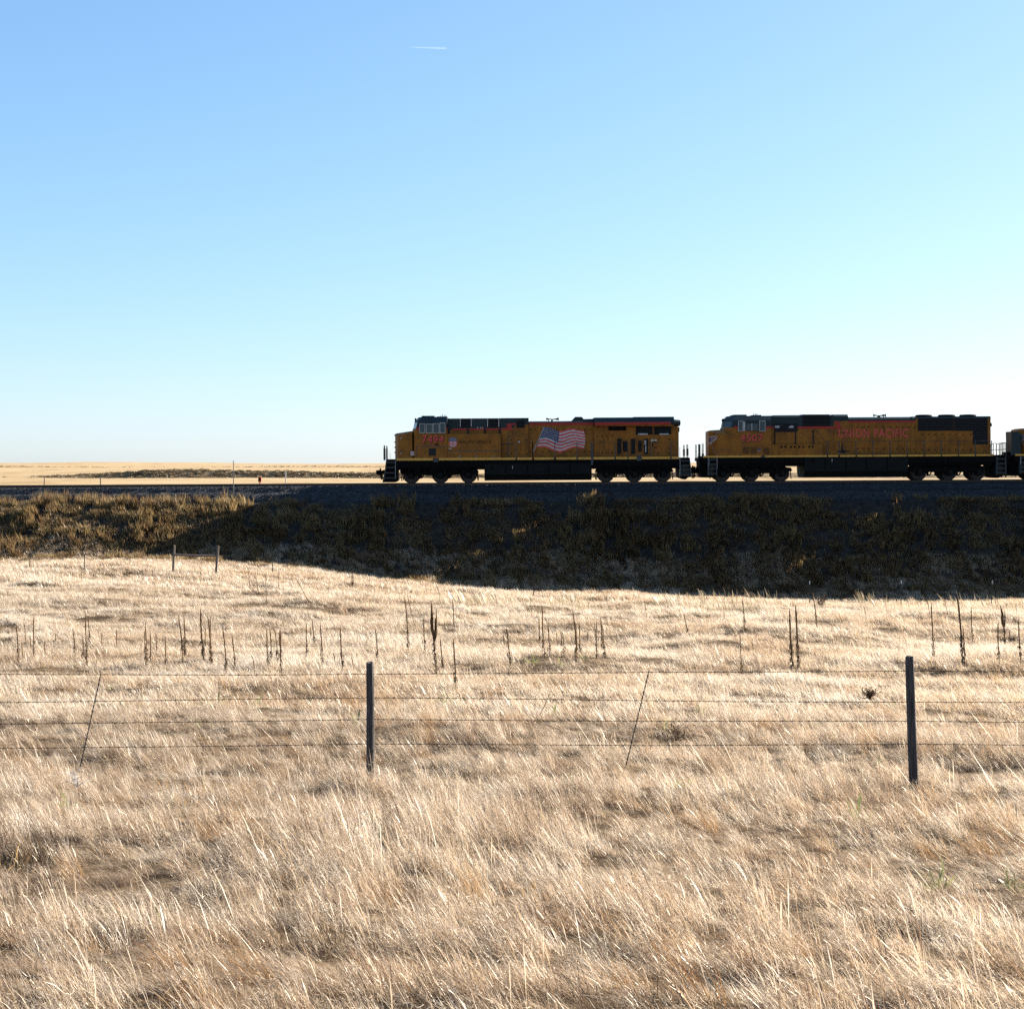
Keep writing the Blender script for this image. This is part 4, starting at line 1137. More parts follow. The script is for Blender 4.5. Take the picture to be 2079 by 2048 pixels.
# ------------------------------------------------------------------ second locomotive
B = Loco('locomotive', 1735, 'second yellow locomotive numbered 4507 with red lettering along its hood', 'locomotives of the train')
c = frame_fn(B, 1410, 820, 5.685); d = frame_fn(B, 1740, 820, 5.702)
cx_ = lambda u: c(u, 0)[0]
dx_ = lambda u: d(u, 0)[0]
ZD = c(800, 600)[1]
mb = MB(); mb.box(cx_(90), dx_(1700), -1.44, 1.44, ZD - 0.55, ZD - 0.10); mb.box(cx_(240), dx_(1560), -1.30, 1.30, ZD - 0.75, ZD - 0.55)
for u in (320, 520, 760, 900): mb.box(cx_(u), cx_(u + 70), -1.35, -0.6, ZD - 0.9, ZD - 0.55)
B.part('underframe', mb, M_blk)
mb = MB(); mb.box(cx_(88), dx_(1690), -1.50, 1.50, ZD - 0.095, ZD - 0.02); B.part('walkway_deck', mb, M_blk)
for u0, u1, ff in ((92, 755, c), (805, 1512, c), (1530, 1645, c), (1665, 1842, c), (1860, 2040, c), (176, 358, d), (374, 555, d), (572, 754, d), (770, 950, d), (966, 1148, d), (1164, 1344, d), (1360, 1556, d)):
    mb = MB(); mb.box(ff(u0, 0)[0], ff(u1, 0)[0], -1.52, -1.44, ZD - 0.10, ZD + 0.03); B.part('sill_panel', mb, M_sill)
mb = MB(); mb.box(cx_(92), dx_(1556), 1.44, 1.52, ZD - 0.10, ZD + 0.03); B.part('sill_panel', mb, M_sill)
mb = MB(); mb.box(cx_(762), cx_(800), -1.55, -1.42, ZD - 0.12, ZD + 0.02); B.part('junction_box', mb, M_post)
# nose
zn0, zn1 = c(170, 316)[1], c(335, 300)[1]
mb = MB()
mb.loft([ring(cx_(166), cx_(170), 0.80, ZD - 0.1, zn0 - 0.03, zn0, 0.5), ring(cx_(190), cx_(256), 1.45, ZD - 0.1, c(256, 345)[1], zn0 + 0.05, 0.8), ring(cx_(338), cx_(440), 1.50, ZD - 0.1, c(440, 335)[1], zn1, 0.95)])
nose = B.part('nose', mb, M_yel)
mb = MB(); mb.loft([[(cx_(195), -0.62, zn0 + 0.055), (cx_(195), 0.62, zn0 + 0.055), (cx_(195), 0.62, zn0 + 0.075), (cx_(195), -0.62, zn0 + 0.075)], [(cx_(337), -0.94, zn1 + 0.012), (cx_(337), 0.94, zn1 + 0.012), (cx_(337), 0.94, zn1 + 0.03), (cx_(337), -0.94, zn1 + 0.03)]])
B.part('antiglare_panel', mb, M_grey, nose)
# winged emblem across the angled nose face
def on_nose(u, v, off=0.012):
    """a point on the chamfered near face of the nose"""
    t_ = (u - 170) / (256 - 170)
    x_, z_ = c(u, v)
    y_ = -0.80 + (-1.45 + 0.80) * t_
    n_ = Vector((-(1.45 - 0.80), -(cx_(256) - cx_(170)), 0)).normalized()
    return (x_ + n_.x * off, y_ + n_.y * off, z_)
def nose_patch(name, pts, mat, parent, off):
    mb = MB(); mb.add([on_nose(u, v, off) for u, v in pts], [tuple(range(len(pts)))]); return B.part(name, mb, mat, parent)
em = nose_patch('winged_emblem', [(171, 378), (255, 364), (255, 405), (232, 424), (205, 452), (171, 480)], M_alu, nose, 0.010)
nose_patch('emblem_field', [(174, 386), (200, 382), (200, 430), (174, 448)], M_blue, em, 0.016)
nose_patch('emblem_field', [(206, 380), (252, 370), (250, 402), (206, 420)], M_pink, em, 0.016)
nose_patch('emblem_field', [(174, 450), (198, 436), (186, 462), (174, 470)], M_pink, em, 0.016)
mb = MB(); mb.tube([on_nose(210, 375, 0.05), on_nose(210, 480, 0.05), on_nose(228, 540, 0.06), (c(255, 585)[0], -1.5, c(255, 585)[1]), (c(256, 740)[0], -1.5, c(256, 740)[1])], 0.022, 6); B.part('nose_handrail', mb, M_pink)
mb = MB(); mb.tube([(c(156, 600)[0], -1.5, c(156, 600)[1]), (c(160, 680)[0], -1.5, c(160, 680)[1]), (c(150, 720)[0], -1.5, c(150, 720)[1])], 0.018, 6); B.part('step_handrail', mb, M_alu)
mb = MB(); x_, z_ = c(230, 352); mb.box(x_ - 0.06, x_ + 0.05, -1.25, -1.1, z_ - 0.05, z_ + 0.05); B.part('ditch_light', mb, M_blk, nose)
# cab
zb_ = c(600, 270)[1]; zr_ = c(600, 138)[1]
mb = MB(); mb.loft([ring(cx_(342), cx_(412), 1.50, ZD - 0.1, zn1 - 0.06, zn1 + 0.005, 0.9), ring(cx_(344), cx_(422), 1.505, ZD - 0.1, zb_, zb_, 0.9), ring(cx_(880), cx_(880), 1.505, ZD - 0.1, zb_, zb_, 1.4)])
cab = B.part('cab', mb, M_yel)
rg = up(cx_(338), cx_(424), cx_(362), cx_(446), 1.502, 1.1, zn1 + 0.01, zr_, cx_(882))
rg[0] = [(p[0], p[1], zb_ if abs(p[1]) > 1 else zn1 + 0.01) for p in rg[0]]
mb = MB(); mb.loft([r_[::-1] for r_ in rg]); upc = B.part('cab_top', mb, M_grey)
for sg in (-1, 1):
    w0, w1 = rg[0], rg[1]
    i0, i1 = (0, 1) if sg < 0 else (5, 4)
    P0, P1, P2, P3 = lerp(w0[i0], w0[i1], 0.08), lerp(w0[i0], w0[i1], 0.92), lerp(w1[i0], w1[i1], 0.92), lerp(w1[i0], w1[i1], 0.08)
    A0, A1, A2, A3 = lerp(P0, P3, 0.1), lerp(P1, P2, 0.05), lerp(P1, P2, 0.8), lerp(P0, P3, 0.86)
    nrm = (Vector(A1) - Vector(A0)).cross(Vector(A3) - Vector(A0)).normalized()
    if nrm.x > 0: nrm = -nrm
    mb = MB(); mb.loft([[tuple(Vector(p_) - nrm * 0.01) for p_ in (A0, A1, A2, A3)], [tuple(Vector(p_) + nrm * 0.015) for p_ in (A0, A1, A2, A3)]]); B.part('windscreen', mb, M_glass, upc)
for u0, u1 in ((452, 496), (810, 880)):
    mb = MB(); rect(mb, c, u0, 258, u1, 282, -1.515, -1.50); B.part('belt_stripe', mb, M_stripe, cab)
window(B, c, 496, 198, 554, 318, -1.503)
window(B, c, 738, 194, 810, 318, -1.503)
window(B, c, 580, 222, 652, 312, -1.503, M_grey); window(B, c, 656, 222, 734, 312, -1.503, M_grey)
mb = MB(); rect(mb, c, 556, 205, 577, 312, -1.53, -1.50); B.part('sky_sliver', mb, M_white, cab)  # white strip painted for the bright sky seen through the cab
mb = MB(); rect(mb, c, 648, 226, 658, 308, -1.56, -1.554); B.part('sliding_sash', mb, M_alu, cab)
mb = MB(); mb.box(cx_(460), cx_(612), -0.9, 0.9, zr_, zr_ + 0.10); B.part('air_conditioner', mb, M_grey, upc)
mb = MB(); rect(mb, c, 690, 140, 790, 124, -0.6, 0.6)
for u in (712, 735, 750): mb.tube([(cx_(u), -0.2, zr_), (cx_(u), -0.2, zr_ + 0.2)], 0.022, 5)
B.part('antenna_tray', mb, M_blk, upc)
mb = MB(); x_, z_ = c(356, 186); mb.box(x_ - 0.03, x_ + 0.15, -0.35, 0.35, z_ - 0.08, z_ + 0.12); B.part('headlight', mb, M_blk, upc)
text(B, 'road_number', '4507', c, 522, 352, 786, 434, -1.512, M_red, shear=0.06, space=1.1, offset=0.01, back=M_blk)
for u0, v0, u1, v1 in ((552, 496, 622, 574), (640, 496, 712, 574), (790, 506, 848, 580)):
    louvre(B, c, u0, v0, u1, v1, -1.503, 'louvred_vent', 7, mat=M_yel)
mb = MB(); rect(mb, c, 720, 516, 754, 532, -1.512, -1.503); st_ = B.part('flag_sticker', mb, M_blue)
mb = MB(); rect(mb, c, 720, 533, 754, 550, -1.512, -1.503); B.part('sticker_stripes', mb, M_pink, st_)
# equipment bay and dynamic brake
mb = MB(); mb.box(cx_(882), cx_(1612), -1.0, 1.0, ZD, c(1100, 270)[1]); eh = B.part('equipment_hood', mb, M_yel)
mb = MB(); mb.loft([[(xx, -1.0, c(1100, 270)[1]), (xx, -1.0, z_ - 0.12), (xx, -0.8, z_), (xx, 0.8, z_), (xx, 1.0, z_ - 0.12), (xx, 1.0, c(1100, 270)[1])][::-1] for xx, z_ in ((cx_(884), c(900, 138)[1]), (cx_(925), c(1000, 128)[1]), (cx_(1230), c(1200, 126)[1]), (cx_(1260), c(1300, 119)[1]), (cx_(1568), c(1500, 119)[1]), (cx_(1580), c(1500, 130)[1]), (cx_(1612), c(1500, 120)[1]))]); eg = B.part('equipment_hood_top', mb, M_grey)
mb = MB(); rect(mb, c, 882, 470, 1466, 604, -1.46, -1.0); ec = B.part('lower_cabinet', mb, M_yel)
for u0, u1 in ((884, 926), (1200, 1612)):
    mb = MB(); rect(mb, c, u0, 260, u1, 283, -1.016, -1.0); B.part('belt_stripe', mb, M_stripe, eh)
dk = louvre(B, c, 930, 225, 1196, 322, -1.0, 'air_intake', 4)
for u0, u1 in ((934, 985), (1088, 1148)):
    mb = MB(); mb.prism([c(u0 + (20 if u0 > 1000 else 0), 250), c(u1, 250), c(u1, 276), c(u0, 276)], -1.056, -1.05); B.part('pale_plate', mb, M_alu, dk)  # pale plates standing in for glints in the dark intake
louvre(B, c, 1256, 124, 1572, 256, -1.0, 'brake_grille', 9)
for u, v0, v1 in ((932, 322, 470), (1172, 322, 465), (1375, 296, 462)):
    mb = MB(); rect(mb, c, u - 6, v0, u + 6, v1, -1.05, -1.0); B.part('dark_upright', mb, M_hole, eh)
for u in (994, 1040, 1105, 1148, 1200, 1245, 1315, 1355):
    mb = MB(); rect(mb, c, u - 9, 484, u + 9, 506, -1.475, -1.46); B.part('latch', mb, M_blk, ec)
for u in (966, 1172):
    mb = MB(); rect(mb, c, u - 1.5, 474, u + 1.5, 596, -1.464, -1.46); B.part('panel_seam', mb, M_blk, ec)
mb = MB(); mb.tube([(c(1400, 290)[0], -1.03, c(1400, 290)[1]), (c(1495, 430)[0], -1.4, c(1495, 430)[1])], 0.016, 6); B.part('stair_rail', mb, M_post)
# long hood
ZR2 = d(100, 151)[1]
mb = MB(); mb.box(cx_(1612), dx_(690), -0.96, 0.96, ZD, d(200, 195)[1]); lh = B.part('long_hood', mb, M_yel)
mb = MB(); mb.loft([[(xx, -0.97, d(200, 195)[1]), (xx, -0.97, z_ - 0.15), (xx, -0.75, z_), (xx, 0.75, z_), (xx, 0.97, z_ - 0.15), (xx, 0.97, d(200, 195)[1])][::-1] for xx, z_ in ((cx_(1612), c(1700, 120)[1]), (cx_(1782), c(1700, 120)[1]), (cx_(1796), ZR2), (dx_(640), ZR2), (dx_(652), d(690, 144)[1]), (dx_(712), d(690, 144)[1]))]); lr = B.part('long_hood_roof', mb, M_grey)
mb = MB(); rect(mb, d, -95, 196, 690, 212, -0.976, -0.96); B.part('belt_stripe', mb, M_stripe, lh)
zig(B, c, [(1614, 262), (1655, 262), (1614, 202), (1700, 202), (1700, 214), (1664, 216), (1700, 262), (1690, 288), (1614, 284)], -0.99)
doors(B, c, [1616, 1680, 1745, 1800], 290, 592, -0.96, M_yel)
doors(B, d, [-40, 30, 95, 160, 245, 330, 412, 488, 556, 624, 688], 218, 575, -0.96, M_yel)
text(B, 'hood_lettering', 'UNION PACIFIC', c, 1668, 288, 2476, 384, -0.99, M_red, space=1.12, offset=0.014)
horn(B, d(300, 150)[0], ZR2 - 0.03)
mb = MB(); x_, z_ = c(1713, 548); mb.prism([(x_ - 0.46, z_), (x_ - 0.12, z_ + 0.09), (x_, z_ + 0.75), (x_ + 0.05, z_ + 0.12), (x_ + 0.42, z_ + 0.02), (x_ + 0.08, z_ - 0.14)], -0.992, -0.985); B.part('soot_stain', mb, M_hole, lh)
# radiator end with three fans
mb = MB(); mb.box(dx_(690), dx_(1556), -0.98, 0.98, ZD, d(1100, 160)[1]); rh = B.part('radiator_hood', mb, M_yel)
mb = MB(); mb.loft([[(xx, -1.0, d(1100, 165)[1]), (xx, -0.9, d(1100, 143)[1]), (xx, 0.9, d(1100, 143)[1]), (xx, 1.0, d(1100, 165)[1])][::-1] for xx in (dx_(712), dx_(1558))]); rt = B.part('radiator_roof', mb, M_grey)
louvre(B, d, 714, 166, 1125, 308, -0.98, 'radiator_grille', 8); louvre(B, d, 1132, 166, 1520, 308, -0.98, 'radiator_grille', 8)
louvre(B, d, 1350, 309, 1520, 466, -0.98, 'radiator_grille', 6)
for u0, u1 in ((728, 922), (994, 1192), (1245, 1436)):
    xm, rr_ = (dx_(u0) + dx_(u1)) / 2, (dx_(u1) - dx_(u0)) / 2
    z0 = d(1100, 144)[1]; hh = d(1100, 117)[1] - z0
    fm = MB(); fm.loft([[(xm + rr_ * k_ * math.cos(t_ * math.pi / 12), 0.0 + min(0.85, rr_) * k_ * math.sin(t_ * math.pi / 12), z0 + hh * h_) for t_ in range(24)] for k_, h_ in ((1.0, -0.05), (1.0, 0.55), (0.9, 0.9), (0.6, 1.0))]); B.part('roof_fan', fm, M_blk, rt)
doors(B, d, [700, 778, 855, 930, 1018, 1092, 1170, 1252, 1345], 320, 572, -0.98, M_yel)
mb = MB(); x_, z_ = d(1580, 238); mb.cyl((x_ + 0.05, z_), 0.15, -0.25, 0.25, 14); mb.box(x_ - 0.15, x_, -0.2, 0.2, z_ - 0.06, z_ + 0.06); B.part('rear_headlight', mb, M_blk, rh)
for k in range(9):
    x_, z_ = d(1562, 170 + k * 45)
    mb = MB(); mb.tube([(x_, -0.75, z_), (x_ + 0.1, -0.75, z_), (x_ + 0.1, -0.45, z_), (x_, -0.45, z_)], 0.014, 5); B.part('ladder_rung', mb, M_alu, rh)
stanchions(B, c, [1520, 1655, 1850], 435, 608, -1.5, rail=False)
stanchions(B, d, [170, 365, 562, 762, 957, 1155, 1350, 1540], 428, 606, -1.5, rail=False)
mb = MB(); mb.tube([(c(u, 433)[0], -1.5, c(u, 433)[1]) for u in (1497, 1655, 1850)] + [(d(u, 427)[0], -1.5, d(u, 427)[1]) for u in (170, 365, 562, 762, 957, 1155, 1350, 1540)], 0.013, 6); B.part('handrail', mb, M_post)
stanchions(B, d, [170, 562, 957, 1350, 1540], 428, 606, 1.5)
truck(B, [1410 + u / 5.685 for u in (330, 665, 1015)])
truck(B, [1740 + u / 5.702 for u in (730, 1080, 1410)])
tank(B, cx_(1262), dx_(575), ZD - 0.1, c(1600, 848)[1])
steps_part(B, (c(152, 612), c(248, 612), c(246, 826), c(150, 826)), 4)
steps_part(B, (d(1600, 606), d(1700, 606), d(1702, 820), d(1596, 820)), 4)
mb = MB(); mb.prism([c(60, 640), c(255, 640), c(258, 830), c(220, 852), c(90, 850), c(70, 800)], -0.94, 0.94); B.part('front_pilot', mb, M_blk)
mb = MB(); mb.prism([d(1560, 640), d(1700, 640), d(1702, 830), d(1640, 858), d(1570, 840)], -0.94, 0.94); B.part('rear_pilot', mb, M_blk)
end_railing(B, c(62, 0)[0], ZD - 0.1, c(62, 468)[1]); end_railing(B, c(98, 0)[0], ZD - 0.1, c(98, 462)[1], plate=(0.0, 0.3))
for u, v0 in ((1635, 462), (1680, 458), (1712, 450)): end_railing(B, d(u, 0)[0], ZD - 0.08, d(u, v0)[1])
coupler(B, c(75, 0)[0], c(0, 760)[1], -1)
coupler(B, d(1700, 0)[0], d(1720, 765)[1], 1)
mb = MB(); x_, z_ = c(70, 640); mb.box(x_ - 0.12, x_ + 0.1, -1.2, 1.2, z_ - 0.12, z_ + 0.12); B.part('uncoupling_lever', mb, M_blk)

# ------------------------------------------------------------------ third locomotive, only its front in view
SHIFT = 631.0 / S
def copy_tree(o, parent=None, skip=()):
    if o.name.split('.')[0] in skip: return None
    cpy = o.copy(); COL.objects.link(cpy); cpy.parent = parent
    for ch in list(o.children): copy_tree(ch, cpy, skip)
    return cpy
third = copy_tree(B.r, None, ('road_number', 'road_number_outline', 'hood_lettering', 'soot_stain'))
third.location = (B.r.location.x + SHIFT, YC, float(z_rail(B.r.location.x + SHIFT)))
third['label'] = 'third yellow locomotive, only its nose in view at the right edge'
C3 = Loco.__new__(Loco); C3.px0 = 1735 + 631; C3.r = third
e3 = frame_fn(C3, 1980, 840, 13.13)
mb = MB(); mb.prism([e3(930, 475), e3(1085, 475), e3(1170, 515), e3(1185, 1105), e3(940, 1105)], -1.42, -0.2); C3.part('front_cabinet', mb, M_grey)
mb = MB(); x_, z_ = e3(910, 1060); mb.cyl((x_, z_), 0.13, -0.9, -0.5, 10); C3.part('uncoupling_gear', mb, M_blk)
# ------------------------------------------------------------------ things in the field
def P(px, py, Y): return ((px - CX) / F * Y, Y, -(py - HY) / F * Y)
def W(i):
    one = ['', 'first', 'second', 'third', 'fourth', 'fifth', 'sixth', 'seventh', 'eighth', 'ninth', 'tenth', 'eleventh', 'twelfth', 'thirteenth', 'fourteenth', 'fifteenth', 'sixteenth', 'seventeenth', 'eighteenth', 'nineteenth', 'twentieth']
    return one[i] if i < len(one) else {20: 'twentieth', 30: 'thirtieth', 40: 'fortieth'}.get(i) or {2: 'twenty-', 3: 'thirty-', 4: 'forty-'}[i // 10] + one[i % 10]

def wood_mat(name, c0, c1, c2):
    m, nt, out = new_mat(name)
    N, L = nt.nodes, nt.links
    tc = N.new('ShaderNodeTexCoord')
    mp = N.new('ShaderNodeMapping'); mp.inputs['Scale'].default_value = (26, 26, 1.6)
    L.new(tc.outputs['Object'], mp.inputs['Vector'])
    no = N.new('ShaderNodeTexNoise'); no.inputs['Scale'].default_value = 2.0; no.inputs['Detail'].default_value = 8; no.inputs['Roughness'].default_value = 0.7
    L.new(mp.outputs[0], no.inputs['Vector'])
    r = ramp(nt, [(0.32, c0), (0.52, c1), (0.72, c2)])
    L.new(no.outputs['Fac'], r.inputs['Fac'])
    b = N.new('ShaderNodeBsdfPrincipled'); b.inputs['Roughness'].default_value = 0.85; b.inputs['Specular IOR Level'].default_value = 0.2
    L.new(r.outputs['Color'], b.inputs['Base Color'])
    bp = N.new('ShaderNodeBump'); bp.inputs['Strength'].default_value = 0.8; bp.inputs['Distance'].default_value = 0.012
    L.new(no.outputs['Fac'], bp.inputs['Height']); L.new(bp.outputs['Normal'], b.inputs['Normal'])
    L.new(b.outputs['BSDF'], out.inputs['Surface'])
    return m
M_wood = wood_mat('weathered post wood', (0.03, 0.026, 0.023), (0.10, 0.088, 0.078), (0.19, 0.168, 0.148))
M_wood2 = wood_mat('greyed brace wood', (0.09, 0.07, 0.055), (0.21, 0.17, 0.14), (0.32, 0.27, 0.22))
M_wire = plain('rusted fence wire', (0.13, 0.075, 0.04), rough=0.7, metal=0.3, var=0.4, scale=12)
M_steel = plain('dull green steel', (0.035, 0.034, 0.028), rough=0.6, var=0.4, scale=8)
M_tip = plain('white painted tip', (0.72, 0.72, 0.70), rough=0.6, var=0.2, scale=8)
M_mull = plain('dead mullein stalk', (0.18, 0.10, 0.046), rough=0.9, var=0.5, scale=10, spec=0.1)
M_mleaf = grass_mat('withered mullein leaf', [(0.2, (0.10, 0.058, 0.028)), (0.5, (0.19, 0.115, 0.055)), (0.8, (0.28, 0.18, 0.09))], trans=0.35, nscale=3)
M_twig = plain('dry weed stem', (0.16, 0.095, 0.048), rough=0.9, var=0.4, scale=12, spec=0.1)
M_bleach = plain('bleached twig', (0.82, 0.78, 0.70), rough=0.8, var=0.2, scale=12)

def rough_post(name, base, top, r, mat, label, cat, group=None, seed=3, sink=0.3, rings=16, seg=14, parent=None):
    b_, t_ = Vector(base), Vector(top)
    d = (t_ - b_).normalized(); b_ = b_ - d * sink
    rr = random.Random(seed)
    ecc = [1 + rr.uniform(-0.07, 0.07) for _ in range(seg)]
    mb = MB(); rgs = []
    for k in range(rings + 1):
        f_ = k / rings
        p = b_ + (t_ - b_) * f_ + Vector((math.sin(f_ * 5 + seed) * 0.004, math.cos(f_ * 4 + seed) * 0.004, 0))
        rad = r * (1.04 - 0.07 * f_) * (1 + rr.uniform(-0.025, 0.025)) * (0.93 if k == rings else 1)
        rgs.append([tuple(p - b_ + Vector((math.cos(2 * math.pi * s / seg) * rad * ecc[s], math.sin(2 * math.pi * s / seg) * rad * ecc[s], (0.012 * math.sin(s * 1.3 + seed) if k == rings else 0)))) for s in range(seg)])
    mb.loft(rgs)
    o = mb.build(name, mat, parent)
    o.location = b_
    if label: tag(o, label, cat, group)
    return o

# --- near fence
YF = hit(752, 1590)[1]
XF = lambda px: (px - CX) / F * YF
rough_post('fence_post', (P(753, 1585, YF)[0], YF, float(height(XF(753), YF))), P(751, 1345, YF), 0.046, M_wood, 'upright dark wooden fence post left of centre in the foreground', 'fence post', 'wooden posts of the near fence', 4)
rough_post('fence_post', (P(1857, 1585, YF)[0], YF, float(height(XF(1857), YF))), P(1846, 1333, YF), 0.051, M_wood, 'leaning grey wooden fence post at the right in the foreground', 'fence post', 'wooden posts of the near fence', 9)
pp = [(XF(752) + dx_, YF - 0.22 + dy_) for dx_, dy_ in ((-0.08, 0), (0.1, -0.05))] + [(XF(1857) + dx_, YF - 0.25 + dy_) for dx_, dy_ in ((-0.2, 0.02), (-0.05, -0.1), (0.1, 0.0), (0.22, 0.05), (0.02, -0.3), (0.18, -0.25), (-0.1, -0.5), (0.08, -0.45), (0.25, -0.5), (0.12, -0.15), (0.3, -0.2))]
pp = np.array(pp)
pk = [ribbon_clump('post_foot_grass', 150, 0.11, 0.16, 0.36, 0.0022, 0.0042, 26, 36, 0.45, M_near, heads=0.1, seed=250 + k) for k in range(3)]
scatter('post_foot_grass', pk, *place(pp[:, 0], pp[:, 1], 3, 0.8, 1.05, rz=0.4), 'straw grass grown up round the near fence posts')
strands = [
    ('top', [(-160, 1368), (0, 1368.5), (500, 1370), (752, 1368), (1000, 1367), (1317, 1364.5), (1500, 1364), (1850, 1362), (2079, 1363), (2240, 1364)]),
    ('second', [(-160, 1428), (0, 1425.6), (190, 1423.5), (500, 1419), (752, 1416), (1010, 1418), (1317, 1422), (1510, 1424), (1850, 1425), (2079, 1425.6), (2240, 1427)]),
    ('third', [(-160, 1471), (0, 1469.5), (500, 1464), (752, 1460), (1020, 1462), (1317, 1464), (1510, 1463.5), (1850, 1463.6), (2079, 1466), (2240, 1468)]),
    ('lowest', [(-160, 1521), (0, 1519), (500, 1513.6), (752, 1509.6), (1020, 1511), (1317, 1513), (1510, 1512), (1850, 1510), (2079, 1512), (2240, 1514)])]
for nm, pl in strands:
    yw = YF + 0.055
    xs_ = np.arange(-160, 2241, 8.0)
    ys_ = np.interp(xs_, [a for a, b in pl], [b for a, b in pl])
    kk = np.hanning(9); kk /= kk.sum(); ys_ = np.convolve(np.pad(ys_, 4, mode='edge'), kk, 'valid')
    pts = [P(px, py, yw) for px, py in zip(xs_, ys_)]
    mb = MB()
    # two wires twisted round each other
    for ph in (0, math.pi):
        q = [(p[0], p[1] + 0.0022 * math.cos(p[0] * 40 + ph), p[2] + 0.0022 * math.sin(p[0] * 40 + ph)) for p in pts]
        mb.tube(q, 0.0021, 4)
    st = mb.build('barbed_wire', M_wire)
    tag(st, '%s strand of barbed wire on the near fence' % nm, 'barbed wire', 'barbed wire strands of the near fence')
    bb = MB()
    x = pts[0][0]
    while x < pts[-1][0]:
        z = float(np.interp(x, [p[0] for p in pts], [p[2] for p in pts])); an = random.uniform(0, 3.14)
        for s_ in (0, 1.2):
            ca, sa = math.cos(an + s_) * 0.014, math.sin(an + s_) * 0.014
            bb.tube([(x - 0.008 + s_ * 0.01, yw - ca, z - sa), (x + s_ * 0.01, yw + ca, z + sa)], 0.0019, 4)
        bb.tube([(x - 0.012, yw, z), (x + 0.012, yw, z)], 0.0052, 5)
        x += 0.103 + random.uniform(-0.012, 0.012)
    tag(bb.build('barbs', M_wire, st), kind='stuff')
for (tx, ty, bx2, by2, lab) in ((205, 1367, 163, 1556, 'slanting twisted wire stay on the near fence at the left'), (1317.5, 1362, 1271, 1553, 'slanting twisted wire stay on the near fence right of centre')):
    p0, p1 = Vector(P(tx, ty, YF + 0.06)), Vector(P(bx2, by2, YF + 0.06))
    mb = MB(); n = 60
    for ph in (0, math.pi):
        mb.tube([p0 + (p1 - p0) * (k / n) + Vector((0.004 * math.cos(k * 0.9 + ph), 0.004 * math.sin(k * 0.9 + ph), 0)) for k in range(n + 1)], 0.0042, 4)
    tag(mb.build('wire_stay', M_steel), lab, 'wire stay', 'wire stays of the near fence')

# --- far fence at the foot of the embankment
YB = 87.5
YB2 = hit(395, 1164, 0.05)[1]
g = lambda px, Y=YB2: float(height((px - CX) / F * Y, Y))
br = empty('fence_brace', (P(395, 1160, YB2)[0], YB2, g(395)))
tag(br, 'grey wooden H-brace of two posts and a rail at the shadow tip', 'fence brace')
inv = Matrix.Translation(br.location).inverted()
for k, (bx2, by2, tx, ty) in enumerate(((351, 1166, 354, 1107), (438, 1162, 443, 1108))):
    o = rough_post('post', (P(bx2, 0, YB2)[0], YB2, g(bx2) - 0.1), P(tx, ty, YB2), 0.065, M_wood2, None, None, seed=20 + k, rings=8, seg=9)
    o.parent = br; o.location = Vector(o.location) - br.location
mb = MB(); p0, p1 = Vector(P(354, 1126, YB2)) - br.location, Vector(P(441, 1128, YB2)) - br.location
mb.tube([p0, p0 + (p1 - p0) * 0.5 + Vector((0, 0, -0.02)), p1], 0.058, 7); mb.build('rail', M_wood2, br)
tposts = [(62, 1121, 59, 'leftmost dark steel post of the far fence below the embankment'), (172, 1124, 170, 'dark steel post of the far fence, second from the left edge'),
          (554, 1132, 553, 'thin steel post standing against the train shadow, left of the left fence post'), (716, 1146, 714, 'thin steel post beside a bushy weed on the shadow line'),
          (899, 1163, 897, 'dark steel post at the tip of the second shadow'), (1084, 1169, 1083, 'steel post against the dark slope near the picture centre'),
          (1644, 1180, 1643, 'white-tipped steel post at the shadow edge below the second locomotive'), (1830, 1179, 1829, 'white-tipped steel post in the shadow between two others at the right'), (2015, 1179, 2012, 'rightmost white-tipped steel post in the shadow')]
for px, py, bx2, lab in tposts:
    YB = hit(bx2, {59: 1158, 170: 1161, 553: 1166, 714: 1188, 897: 1190}[bx2], 0.05)[1] if bx2 < 1000 else 82.0
    tp = P(px, py, YB); x0 = P(bx2, 0, YB)[0]; zg = float(height(x0, YB)) - 0.25
    lean = tp[0] - x0; H = tp[2] - zg
    mb = MB()
    w = 0.024
    mb.loft([[(-w, -0.01, 0), (w, -0.01, 0), (w, 0.01, 0), (0.008, 0.012, 0), (0.008, 0.045, 0), (-0.008, 0.045, 0), (-0.008, 0.012, 0), (-w, 0.01, 0)], [(lean - w, -0.01, H), (lean + w, -0.01, H), (lean + w, 0.01, H), (lean + 0.008, 0.012, H), (lean + 0.008, 0.045, H), (lean - 0.008, 0.045, H), (lean - 0.008, 0.012, H), (lean - w, 0.01, H)]])
    o = mb.build('steel_post', M_steel); o.location = (x0, YB, zg)
    tag(o, lab, 'steel post', 'steel posts of the far fence')
    if 'white' in lab:
        mb = MB(); mb.box(lean - 0.028, lean + 0.028, -0.014, 0.05, H - 0.16, H + 0.005); mb.build('painted_tip', M_tip, o)

